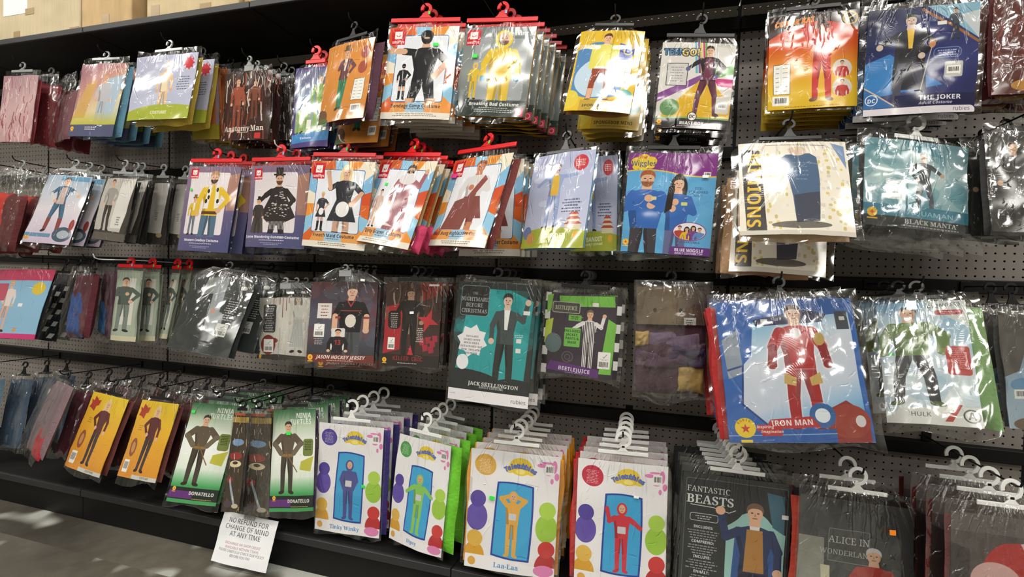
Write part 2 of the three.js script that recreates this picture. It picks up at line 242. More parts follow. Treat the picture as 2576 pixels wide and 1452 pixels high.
function tele(c, H, col, suit, o, title) {
  rect(c, '#ebe8ea', 0, 0, 100, H);
  ell(c, col, 17, H * 0.13, 12.5, 11.5, 0.4); lines(c, 17, H * 0.085, 16, 9, 1.7, 'rgba(240,235,240,0.7)', 6);
  ell(c, '#e9c83f', 57, H * 0.115, 13, 9.5); ell(c, '#e9c83f', 47, H * 0.135, 7, 4.5, -0.5); ell(c, '#e9c83f', 67, H * 0.14, 7, 4.5, 0.5); ell(c, '#f3e27c', 57, H * 0.155, 5, 2.6);
  const word = 'Teletubbies'; for (let k = 0; k < word.length; k++) { const t = (k - 5) / 5; text(c, word[k], 57 + t * 16.5, H * 0.105 + t * t * 5, 7.2, '#5f74c4', { rot: t * 0.5, edge: '#3f4f9c', ew: 0.7 }); }
  for (const [x, y, rx, ry] of [[80, 0.085, 5, 2.2], [86, 0.06, 6, 1.2], [94, 0.09, 3, 7], [97, 0.17, 2.6, 4], [88, 0.15, 4, 2], [92, 0.21, 1.8, 3]]) ell(c, '#e07fb5', x, H * y, rx, ry);
  barcode(c, 84, H * 0.075, 10, 11);
  c.fillStyle = '#2c3f94'; c.beginPath(); c.moveTo(32, H * 0.26); c.quadraticCurveTo(52, H * 0.235, 73, H * 0.27); c.quadraticCurveTo(75, H * 0.55, 72, H * 0.89); c.quadraticCurveTo(50, H * 0.9, 29, H * 0.875); c.quadraticCurveTo(30, H * 0.5, 32, H * 0.26); c.fill();
  c.fillStyle = '#3b9fd4'; c.beginPath(); c.moveTo(34, H * 0.272); c.quadraticCurveTo(52, H * 0.25, 71, H * 0.282); c.quadraticCurveTo(73, H * 0.55, 70, H * 0.875); c.quadraticCurveTo(50, H * 0.885, 31, H * 0.862); c.quadraticCurveTo(32, H * 0.5, 34, H * 0.272); c.fill();
  person(c, 51, H * 0.33, H * 0.545, { top: suit, legs: suit, sleeve: suit, glove: suit, hood: suit, shoes: suit, patch: '#c9c9cc', waist: 9.5, arm: 1.25, stance: 5, ...o });
  for (const [x, y, a, b] of [[11, 0.47, '#4f3f95', '#5d4aa3'], [10, 0.8, '#e0b04a', '#d99e33'], [89, 0.5, '#a9cf4c', '#98c440'], [90, 0.82, '#c93a38', '#b62f31']]) { ell(c, b, x, H * y + 13, 12, 15); ell(c, a, x, H * y - 6, 9, 9); }
  rect(c, '#f1eef0', 0, H * 0.92, 100, H * 0.08); c.fillStyle = '#f1eef0'; c.beginPath(); c.ellipse(40, H * 0.94, 52, 6, 0.06, 0, 7); c.fill();
  ell(c, '#e0a64a', 8, H * 0.945, 4.5, 4.5); ell(c, '#e07fb5', 88, H * 0.95, 11, 6); text(c, title, 47, H * 0.945, 7, '#3d86c6', { font: 'serif' });
}
function emblem(c, x, y, r) { ell(c, '#f2b832', x, y, r, r); star(c, '#d85a1c', x, y, r * 0.55, r * 0.25, 4); rect(c, '#f2b832', x - r, y + r * 1.15, r * 2, r * 0.3); }
function dc(c, x, y, r, fg, bg) { ell(c, bg, x, y, r, r); ring(c, fg, x, y, r, r, r * 0.16); text(c, 'DC', x, y + r * 0.05, r * 1.1, fg, { sx: 0.95 }); }
function streaked(c, H, cols, seed, n = 60) { const r = rng(seed); for (let k = 0; k < n; k++) { const x = r() * 100, y = r() * H, L = 8 + 30 * r(); stroke(c, cols[Math.floor(r() * cols.length)], 0.6 + 2.6 * r(), [[x, y], [x + 6 * (r() - 0.5), y + L * 0.5], [x + 10 * (r() - 0.5), y + L]]); } }

const ART = {
  pinkred(c, H) { rect(c, grad(c, 0, 0, 100, H, '#a88088', '#c9a5a8', '#b88a8a'), 0, 0, 100, H); streaked(c, H, ['#e0c8c8', '#8a4a52', '#d9b8b6', '#a05c62'], 3, 70); },
  rainbow(c, H) { rect(c, grad(c, 0, 0, 70, H, '#94667a', '#c48e84', '#d8c69a', '#9fbcc4'), 0, 0, 100, H); poly(c, '#cfa25e', [[20, 40], [45, 30], [30, H * 0.75], [0, H * 0.75]]); poly(c, '#a9bccb', [[62, 30], [100, 20], [88, H * 0.8], [55, H * 0.8]]); person(c, 62, 22, 95, { top: '#b9b7bd', legs: '#aeb3b8', hair: '#caa06a' }); rect(c, grad(c, 0, H * 0.66, 0, H * 0.85, 'rgba(190,180,60,0)', '#b9b23f'), 0, H * 0.66, 100, H * 0.19); rect(c, '#4f5170', 0, H * 0.84, 100, H * 0.16); emblem(c, 7, H * 0.89, 3.6); lines(c, 48, H * 0.87, 24, 2, 3.6, '#d6d4dc', 4, 0.5); },
  lavender(c, H) { rect(c, '#b7bbd3', 0, 0, 100, H); ell(c, '#c8cbe0', 30, 30, 20, 12); person(c, 55, 8, H * 0.95, { top: '#e3c295', legs: '#e0be93', hair: '#caa67a', panel: '#edd9b4' }); star(c, '#c92f3c', 88, 12, 9, 6, 9); lines(c, 84, 28, 20, 6, 3, '#5b5f78', 6, 0.4); c.fillStyle = '#a4ae3a'; c.beginPath(); c.ellipse(60, H * 1.05, 80, H * 0.28, 0, 0, 7); c.fill(); text(c, 'COSTUME', 52, H * 0.89, 5.5, '#e5e6c2'); },
  orangeSliver(c, H) { rect(c, '#9a8fa6', 0, 0, 100, H); rect(c, '#c86f35', 58, 0, 32, H); streaked(c, H, ['#d9894c', '#7d728c', '#b85e28'], 4, 40); rect(c, '#a9982f', 0, H * 0.8, 100, H * 0.2); },
  anatomy(c, H) { rect(c, '#36211d', 0, 0, 100, H); streaked(c, H, ['#5a2a20', '#8a4532', '#2a1815', '#c9b8a8'], 5, 80); person(c, 32, 8, H * 0.82, { top: '#9a4b36', legs: '#8a4030', shoes: '#c98f70', hair: '#4a2318' }); person(c, 68, 14, H * 0.6, { top: '#7d4636', legs: '#6a3a2c' }); text(c, 'Anatomy', 34, H * 0.83, 12, '#e2d8cf', { font: 'serif' }); text(c, 'Man', 76, H * 0.83, 12, '#e2d8cf', { font: 'serif' }); lines(c, 46, H * 0.88, 24, 1, 3, '#cfc4bb', 2, 0.5); rect(c, '#c9322f', 72, H * 0.9, 12, 9); },
  darkSliver(c, H) { rect(c, '#231b1a', 0, 0, 100, H); streaked(c, H, ['#4b403c', '#8f8580', '#171312', '#d0c9c2'], 9, 60); },
  greenpurple(c, H) { rect(c, '#4a3c78', 0, 0, 100, H); rrect(c, grad(c, 0, 0, 0, H, '#5b567e', '#7f9fb0', '#8fb04a'), 7, 5, 86, H * 0.8, 6); person(c, 70, 20, H * 0.7, { top: '#86a845', legs: '#7c9f3e', glove: '#86a845', hair: '#3f5a2a' }); person(c, 34, H * 0.42, H * 0.4, { top: '#8fb14c', legs: '#7ea040' }); person(c, 20, H * 0.5, H * 0.33, { top: '#8fb14c', legs: '#7ea040' }); poly(c, '#3f83c0', [[0, H * 0.84], [100, H * 0.8], [100, H * 0.92], [0, H * 0.95]]); text(c, 'Costume', 42, H * 0.885, 7, '#dfe8f0'); rect(c, '#e6e4dc', 40, H * 0.66, 12, 22); rect(c, '#e6e4dc', 72, H * 0.72, 9, 14); },
  orange(c, H) { rect(c, grad(c, 0, 0, 40, H, '#dd8b3c', '#d98a3a', '#c97f36'), 0, 0, 100, H); person(c, 47, 10, H * 0.8, { top: '#6a4247', legs: '#2c7a56', hat: '#6b5136', shirt: '#e9e4da', arms: ['chest', 'hip'], stance: 3, hair: '#a35c2a', shoes: '#2c3a30' }); ell(c, '#a34a3a', 86, 22, 9, 10); ell(c, '#a34a3a', 84, 46, 9, 10); chart(c, 72, H * 0.5, 20, H * 0.27); barcode(c, 74, H * 0.82, 18, H * 0.1); ell(c, '#6b4a34', 6, H * 0.93, 16, 14); ell(c, '#5a6a3c', 12, H * 0.99, 14, 7); },
  maskman(c, H) { smiffys(c, H, 'Bondage Gimp Costume', '', () => { person(c, 56, 5, H * 1.12, { top: '#1c1d22', legs: '#23242a', bare: 66, mask: '#15161a', arms: ['wide', 'hip'], glove: SKIN, sleeve: SKIN, stance: 10, arm: 1.1, fat: 1.15 }); person(c, 27, H * 0.4, H * 0.4, { top: '#1c1d22', legs: '#23242a', bare: 62, boots: '#1c1d22', mask: '#15161a', arms: ['down', 'hip'] }); }, 5); },
  yellowsuit(c, H) { rect(c, grad(c, 0, 0, 0, H, '#6f7676', '#8d9391', '#4b5552'), 0, 0, 100, H); rrect(c, '#9aa0a2', 18, 16, 74, H * 0.68, 3); person(c, 58, 6, H * 1.1, { top: '#e0bb2e', legs: '#dcb62a', hood: '#e6c640', beard: '#6b5140', fat: 1.2, waist: 10, glove: '#3f8ab0', stance: 5 }); person(c, 22, H * 0.4, H * 0.42, { top: '#d9b533', legs: '#d4b030', hood: '#dfbf3f' }); rect(c, '#2c3633', 0, H * 0.82, 100, H * 0.18); text(c, 'Breaking Bad', 82, 9, 7.5, '#e6e6e2'); text(c, 'Breaking Bad Costume', 55, H * 0.86, 6.4, '#efeee8'); lines(c, 55, H * 0.9, 60, 3, 2.6, '#c9ccc6', 8, 0.4); rrect(c, '#c9384a', 86, H * 0.9, 11, 11, 1); ring(c, '#f0c6cb', 91.5, H * 0.9 + 5.5, 3.2, 3.2, 0.8); smile(c, 4, 3); },
  sponge(c, H) { rect(c, '#d9b02c', 0, 0, 100, H); c.fillStyle = '#4f7fb4'; c.beginPath(); c.moveTo(2, 36); c.quadraticCurveTo(30, 12, 60, 30); c.quadraticCurveTo(88, 30, 86, 60); c.lineTo(78, H * 0.8); c.quadraticCurveTo(40, H * 0.9, 4, H * 0.78); c.fill(); ell(c, '#b9cfe0', 40, H * 0.6, 34, 34); poly(c, '#3d57a5', [[66, 24], [92, 30], [84, 62], [68, 66]]); c.strokeStyle = '#d9b843'; c.lineWidth = 2; c.beginPath(); c.arc(80, 38, 6, 0, 5); c.stroke(); person(c, 46, 6, H * 0.86, { top: '#e9ebe6', legs: '#8d3f2b', tabard: '#d8d05a', glove: SKIN, arms: ['wide', 'wide'], stance: 10, hair: '#5a3826', bare: 80 }); rect(c, '#e6e8e2', 34, H * 0.46, 24, 5); rect(c, '#8a4030', 31, H * 0.49, 30, 8); chart(c, 70, H * 0.4, 20, H * 0.26); ell(c, '#d9c040', 4, H * 0.86, 15, 17); ell(c, '#58a3a0', 86, H * 0.78, 12, 9); rect(c, '#b7963a', 22, H * 0.86, 78, H * 0.14); text(c, 'SPONGEBOB MENS', 58, H * 0.93, 7, '#3a3222'); lines(c, 58, H * 0.97, 60, 1, 2.4, '#5a4c28', 3); lines(c, 16, 26, 26, 3, 3, '#e8d78a', 4, 0.5); },
  go(c, H) { rect(c, '#d7d2cd', 0, 0, 100, H); for (const [col, a] of [['#57a9b8', 44], ['#7d4a8c', 48], ['#d0b94a', 51], ['#c23a5c', 55], ['#58964a', 58]]) poly(c, col, [[a, 0], [a + 2.6, 0], [a + 8, H * 0.36], [a + 5, H * 0.36]]); poly(c, '#7a4088', [[0, H * 0.6], [56, H * 0.38], [60, H * 0.44], [0, H * 0.7]]); poly(c, '#5b9a47', [[70, H * 0.36], [100, H * 0.24], [100, H * 0.36], [74, H * 0.42]]); poly(c, '#c92a7d', [[74, H * 0.42], [100, H * 0.42], [100, H * 0.52], [80, H * 0.5]]); poly(c, '#d8a91f', [[8, H * 0.84], [58, H * 0.42], [78, H * 0.5], [100, H * 0.72], [100, H * 0.88], [6, H * 0.88]]); text(c, 'TEEN', 18, 14, 12, '#3f7fb5', { edge: '#1b2430', ew: 2 }); text(c, 'GO!', 40, 14, 14, '#d9bd5e', { edge: '#1b2430', ew: 2.4 }); rrect(c, '#c9c5c1', 10, 30, 28, 32, 0, '#3b3a45', 1); lines(c, 24, 35, 20, 6, 4, '#8b8890', 3, 0.3); person(c, 66, 4, H * 0.83, { top: '#2c2228', panel: '#6b3147', legs: '#5b2c3e', shoes: '#4a2733', glove: '#5b5a88', stance: 13, arms: ['out', 'hip'], belt: '#a59aa6' }); rrect(c, '#cfcac2', 80, H * 0.62, 18, 24, 2); barcode(c, 83, H * 0.69, 12, 9); ell(c, '#5f8f58', 18, H * 0.76, 13, 12); rect(c, '#2a2629', 0, H * 0.88, 100, H * 0.12); rect(c, '#7fa35a', 0, H * 0.865, 100, 2.4); dc(c, 50, H * 0.86, 6, '#222', '#e6e1d6'); emblem(c, 6, H * 0.92, 3.4); text(c, 'BEAST BOY', 50, H * 0.935, 6.4, '#e6e3df'); lines(c, 50, H * 0.97, 46, 1, 2.4, '#b9b5b2', 4); },
  karate(c, H) { rect(c, '#2d1a18', 0, 0, 100, H); c.fillStyle = grad(c, 0, 12, 0, H * 0.85, '#b8301f', '#d2531f', '#dd9a25', '#dcb32a'); c.beginPath(); c.moveTo(0, 30); c.quadraticCurveTo(50, -6, 100, 24); c.lineTo(100, H); c.lineTo(0, H); c.fill(); text(c, 'COBRA KAI', 28, 9, 8.5, '#e2572c', { italic: true, rot: -0.08, edge: '#f1c93c', ew: 0.7 }); ell(c, '#b8923f', 91, 10, 8.5, 8.5); ell(c, '#2d2a1c', 91, 10, 6.5, 6.5); stroke(c, '#d9b75a', 1.6, [[87, 12], [96, 6]]); person(c, 60, 10, H * 0.86, { top: '#c4342b', legs: '#c22f2c', skin: DARKSKIN, arms: ['head', 'head'], shoes: DARKSKIN, stance: 7, hair: '#1d1412', arm: 1.4 }); chart(c, 6, H * 0.52, 19, H * 0.32); barcode(c, 5, H * 0.86, 19, H * 0.1); for (const y of [0.6, 0.8]) { ell(c, '#d6cbc4', 83, H * y, 11, 11.5); c.save(); c.beginPath(); c.ellipse(83, H * y, 11, 11.5, 0, 0, 7); c.clip(); person(c, 83, H * y - 10, 44, { top: '#bb332c', legs: '#bb332c', hair: '#5a3a2a' }); c.restore(); } lines(c, 50, H * 0.975, 70, 1, 2.2, '#7a5a1c', 5); rect(c, '#e6dfcc', 29, H * 0.54, 6, 3); },
  bluecard(c, H) { rect(c, grad(c, 0, 0, 100, H, '#1d1f35', '#232a5c', '#2b2f66', '#22244a'), 0, 0, 100, H); poly(c, '#2c72b4', [[0, H * 0.5], [22, H * 0.42], [70, H * 0.74], [0, H * 0.84]]); poly(c, '#7ea8bd', [[54, 0], [100, 0], [100, H * 0.33]]); poly(c, '#b8bfc4', [[82, 12], [100, 8], [100, H * 0.33]]); stroke(c, '#8c5a32', 2.6, [[50, 3], [100, H * 0.36]]); person(c, 40, 6, H * 0.92, { top: '#17171f', legs: '#3f3f4c', coat: '#191922', stance: 11, arms: ['out', 'hip'], skin: '#c9b2a4', hair: '#22302a', shirt: '#d8ad30' }); person(c, 79, 4, H * 0.3, { top: '#3c4048', legs: '#30343c', hair: '#4c4030' }); ell(c, '#bb7c4a', 59, H * 0.36, 3, 4); stroke(c, '#a9a39c', 1, [[59, H * 0.38], [50, H * 0.8]]); rrect(c, null, 61, H * 0.4, 24, 10, 4, '#6f86bd', 0.6); lines(c, 73, H * 0.42, 18, 3, 2.4, '#8fa0cc', 4, 0.5); rrect(c, '#b4b4ae', 71, H * 0.53, 16, 16, 1.5); barcode(c, 73, H * 0.57, 12, 8); poly(c, '#2f63a0', [[0, H * 0.72], [30, H * 0.93], [0, H * 0.93]]); stroke(c, '#c2ab98', 1.4, [[0, H * 0.73], [30, H * 0.93]]); dc(c, 7, H * 0.85, 5.4, '#dfe3ea', '#2f5f9c'); rect(c, 'rgba(24,26,60,0.9)', 28, H * 0.82, 72, H * 0.12); text(c, 'THE JOKER', 68, H * 0.86, 6.6, '#dad6da', { sx: 1.15 }); text(c, 'Adult Costume', 64, H * 0.905, 4.2, '#b7b4c2', { italic: true }); rrect(c, '#d9d2d8', -4, H * 0.935, 104, H * 0.09, 5); text(c, 'rubies', 88, H * 0.968, 5.6, '#555058', { light: 1 }); rect(c, '#d5d2cc', 63, 17, 8, 4); },
  redgold(c, H) { rect(c, '#5a2322', 0, 0, 100, H); streaked(c, H, ['#8a3a34', '#3a1716', '#b09a92', '#6e2a28'], 12, 60); ell(c, '#c98a35', 40, H * 0.92, 20, 8); },
  // row two
  bluesuit(c, H) { rect(c, grad(c, 0, 0, 0, H, '#9fb1c2', '#cfc8cf', '#b9a8bd'), 0, 0, 100, H); rect(c, '#5f93b4', 34, 2, 62, 10); person(c, 50, 4, H * 0.82, { top: '#41607a', legs: '#3f6079', panel: '#b9a3a0', boots: '#7a3a3a', sleeve: '#c9c4c4', hair: '#2f3d48', arms: ['hip', 'out'], stance: 11, belt: '#6a4338' }); rect(c, '#5d7f9c', 0, H * 0.86, 55, 8); ell(c, '#3f4d5e', 78, H * 0.86, 20, 16); ell(c, '#9fa6ae', 80, H * 0.86, 12, 9); ell(c, '#c2903f', 6, H * 0.93, 6, 4); ell(c, '#8f3630', 92, H * 0.72, 5, 12); },
  skeletonrow(c, H) { rect(c, '#3c3734', 0, 0, 100, H); poly(c, '#b9b4ad', [[6, 2], [100, 0], [82, H * 0.86], [0, H * 0.84]]); person(c, 34, 4, H * 0.84, { top: '#9a948e', legs: '#3b332f', hair: '#5a4a42', arms: ['down', 'hip'] }); poly(c, '#d6d2cb', [[58, 8], [98, 2], [82, H * 0.8], [50, H * 0.8]]); lines(c, 70, H * 0.62, 12, 4, 5, '#6a655f', 3, 0.5); rect(c, '#57504a', 0, H * 0.88, 100, H * 0.12); },
  skeletonside(c, H) { rect(c, '#2c2826', 0, 0, 100, H); poly(c, '#a9a59f', [[14, 6], [90, 4], [74, H * 0.84], [4, H * 0.82]]); lines(c, 44, H * 0.5, 16, 5, 7, '#5d5853', 3, 0.5); ell(c, '#8f7f5a', 66, H * 0.86, 13, 9); },
  cowboy(c, H) { western(c, H, 'Western Cowboy Costume', () => { person(c, 54, 8, H * 1.05, { top: '#e0b72f', legs: '#4f6a80', beard: '#3a2a22', hair: '#b98a5a', belt: '#5a3a28', arms: ['down', 'hip'], fat: 1.15 }); poly(c, '#e8e4dd', [[46, 30], [52, 30], [50, 68], [40, 68]]); poly(c, '#e8e4dd', [[60, 30], [66, 30], [70, 66], [62, 68]]); for (const [x, y] of [[46, 40], [44, 56], [64, 38], [67, 56], [48, 50]]) ell(c, '#2c2622', x, y, 2.4, 3.6); person(c, 22, H * 0.36, H * 0.46, { top: '#d8b23a', legs: '#6a7280', hat: '#7a5a3c', shirt: '#e8e4dd' }); }); },
  poncho(c, H) { western(c, H, 'Lone Wandering Gunman Costume', () => { person(c, 52, 10, H * 1.08, { top: '#2b2626', legs: '#2f2c33', hat: '#2a2422', poncho: '#2f2928', beard: '#5a4030', arms: ['out', 'hip'], stance: 9 }); person(c, 18, H * 0.4, H * 0.48, { top: '#3a3532', legs: '#3a3532', hat: '#2a2422', cape: '#4a4442' }); }); },
  maid(c, H) { smiffys(c, H, 'French Maid Costume', '', () => { person(c, 60, 7, H * 0.99, { top: '#2a2b30', legs: '#c9a088', boots: '#26262b', bootTop: 76, sleeve: SKIN, skirt: '#2f3036', apron: '#eceae8', hair: '#e6cf9a', longhair: 1, arms: ['wave', 'hip'], fat: 1.15 }); person(c, 26, H * 0.36, H * 0.46, { top: '#34353b', legs: '#c9a088', boots: '#26262b', skirt: '#2f3036', apron: '#eceae8', hair: '#d9bb80', sleeve: SKIN, arms: ['down', 'hip'] }); }, 7); },
  granny(c, H) { smiffys(c, H, 'Dirty Granny Costume', '', () => { person(c, 62, 5, H * 0.98, { top: '#9c5a66', legs: '#a8707a', dress: '#a0616c', hair: '#4a4644', arms: ['down', 'wave'], fat: 1.2 }); ell(c, '#ded9dc', 62, 24, 14, 7); rect(c, '#2a2626', 56, 13, 5, 3); rect(c, '#2a2626', 63, 13, 5, 3); poly(c, '#e2cfc6', [[46, 78], [66, 84], [72, H * 0.78], [42, H * 0.78]]); person(c, 24, H * 0.36, H * 0.46, { top: '#d2b4a8', legs: '#d8bcae', bare: 40 }); }, 9); },
  highland(c, H) { smiffys(c, H, 'Well Hung Highlander Costume', '', () => { person(c, 54, 5, H * 1.02, { top: '#d9d4d4', legs: '#7c3f3c', skirt: '#7d403c', sash: '#8a4640', hair: '#8d4a2c', bare: 68, arms: ['down', 'fold'], fat: 1.3, skin: '#c27a58' }); poly(c, '#7f4641', [[26, H * 0.5], [60, H * 0.42], [52, H * 0.82], [14, H * 0.82]]); }, 13); },
  bandit(c, H) { rect(c, grad(c, 0, 0, 0, H, '#aeb5d6', '#b5bbd8', '#c2c6dc'), 0, 0, 100, H); for (const [x, y] of [[16, 40], [76, 34], [30, 78], [70, 88]]) ell(c, '#c9cde4', x, y, 10, 5); text(c, 'Bluey', 18, 18, 13, '#dfe3f2', { rot: -0.2, edge: '#8d96bf', ew: 0.9 }); ell(c, '#c7363f', 80, 18, 11, 12); lines(c, 80, 13, 14, 4, 2.8, '#f0d8d8', 4, 0.5); person(c, 44, 16, H * 0.7, { top: '#8fa1cb', legs: '#8b9cc8', panel: '#d8aa32', beard: '#5a4030', glove: '#8fa1cb', arms: ['out', 'wide'], stance: 7, shirt: '#e3e0e4' }); lines(c, 74, H * 0.5, 30, 5, 4.4, '#4d5270', 6, 0.45); c.fillStyle = '#a3ab39'; c.beginPath(); c.ellipse(50, H * 1.05, 90, H * 0.26, 0, 0, 7); c.fill(); for (const [x, y, w] of [[80, 0.66, 12], [80, 0.71, 18], [80, 0.76, 24]]) { rrect(c, '#d9cfae', 80 - w / 2, H * y, w, 8, 1); poly(c, '#b5453a', [[80 - w / 2 - 2, H * y], [80 + w / 2 + 2, H * y], [80 + w / 3, H * y - 4], [80 - w / 3, H * y - 4]]); } text(c, 'BANDIT', 52, H * 0.875, 9.5, '#e7eccb', { rot: -0.05 }); text(c, 'ADULT COSTUME', 52, H * 0.93, 4.6, '#e0e6bd', { rot: -0.05 }); ell(c, '#6d7aa6', 8, H * 0.84, 7, 10); ell(c, '#c98f52', 15, H * 0.9, 7, 9); ell(c, '#e0a92f', 86, H * 0.87, 5, 6); },
  wiggle(c, H) { rect(c, '#5aa3d4', 0, 0, 100, H); blotches(c, H, ['rgba(90,170,220,0.25)', 'rgba(70,140,200,0.25)'], 60, 4, 12, 5); c.fillStyle = '#7d3080'; c.beginPath(); c.moveTo(0, 0); c.lineTo(100, 0); c.lineTo(100, 27); c.quadraticCurveTo(70, 29, 50, 23); c.quadraticCurveTo(25, 18, 0, 22); c.fill(); c.strokeStyle = '#d9b84a'; c.lineWidth = 1.6; c.beginPath(); c.moveTo(100, 27); c.quadraticCurveTo(70, 29, 50, 23); c.quadraticCurveTo(25, 18, 0, 22); c.stroke(); for (const [x, y, r] of [[10, 11, 7], [18, 7, 7], [26, 10, 7], [17, 14, 8], [9, 17, 4], [26, 15, 5]]) ell(c, '#e8c63a', x, y, r, r * 0.8); text(c, 'The', 17, 5, 5.2, '#c9342c', { rot: 0.05 }); text(c, 'Wiggles', 18, 12.5, 8.2, '#4d5670', { sx: 0.95 });
    person(c, 24, 21, H * 1.16, { top: '#2f5fae', legs: '#39363c', hair: '#a2562f', beard: '#8e5233', arms: ['fold', 'chest'], fat: 1.18, waist: 11, arm: 1.2, glove: SKIN }); person(c, 60, 27, H * 1.08, { top: '#2f5fae', legs: '#5d628c', hair: '#231a18', longhair: 1, arms: ['chest', 'fold'], fat: 0.95, waist: 9 }); poly(c, '#231a18', [[49, 40], [56, 36], [54, 66], [46, 72]]); rrect(c, '#d9c98a', 30, 52, 6, 4, 1); rrect(c, '#c9d07a', 64, 58, 7, 4, 1);
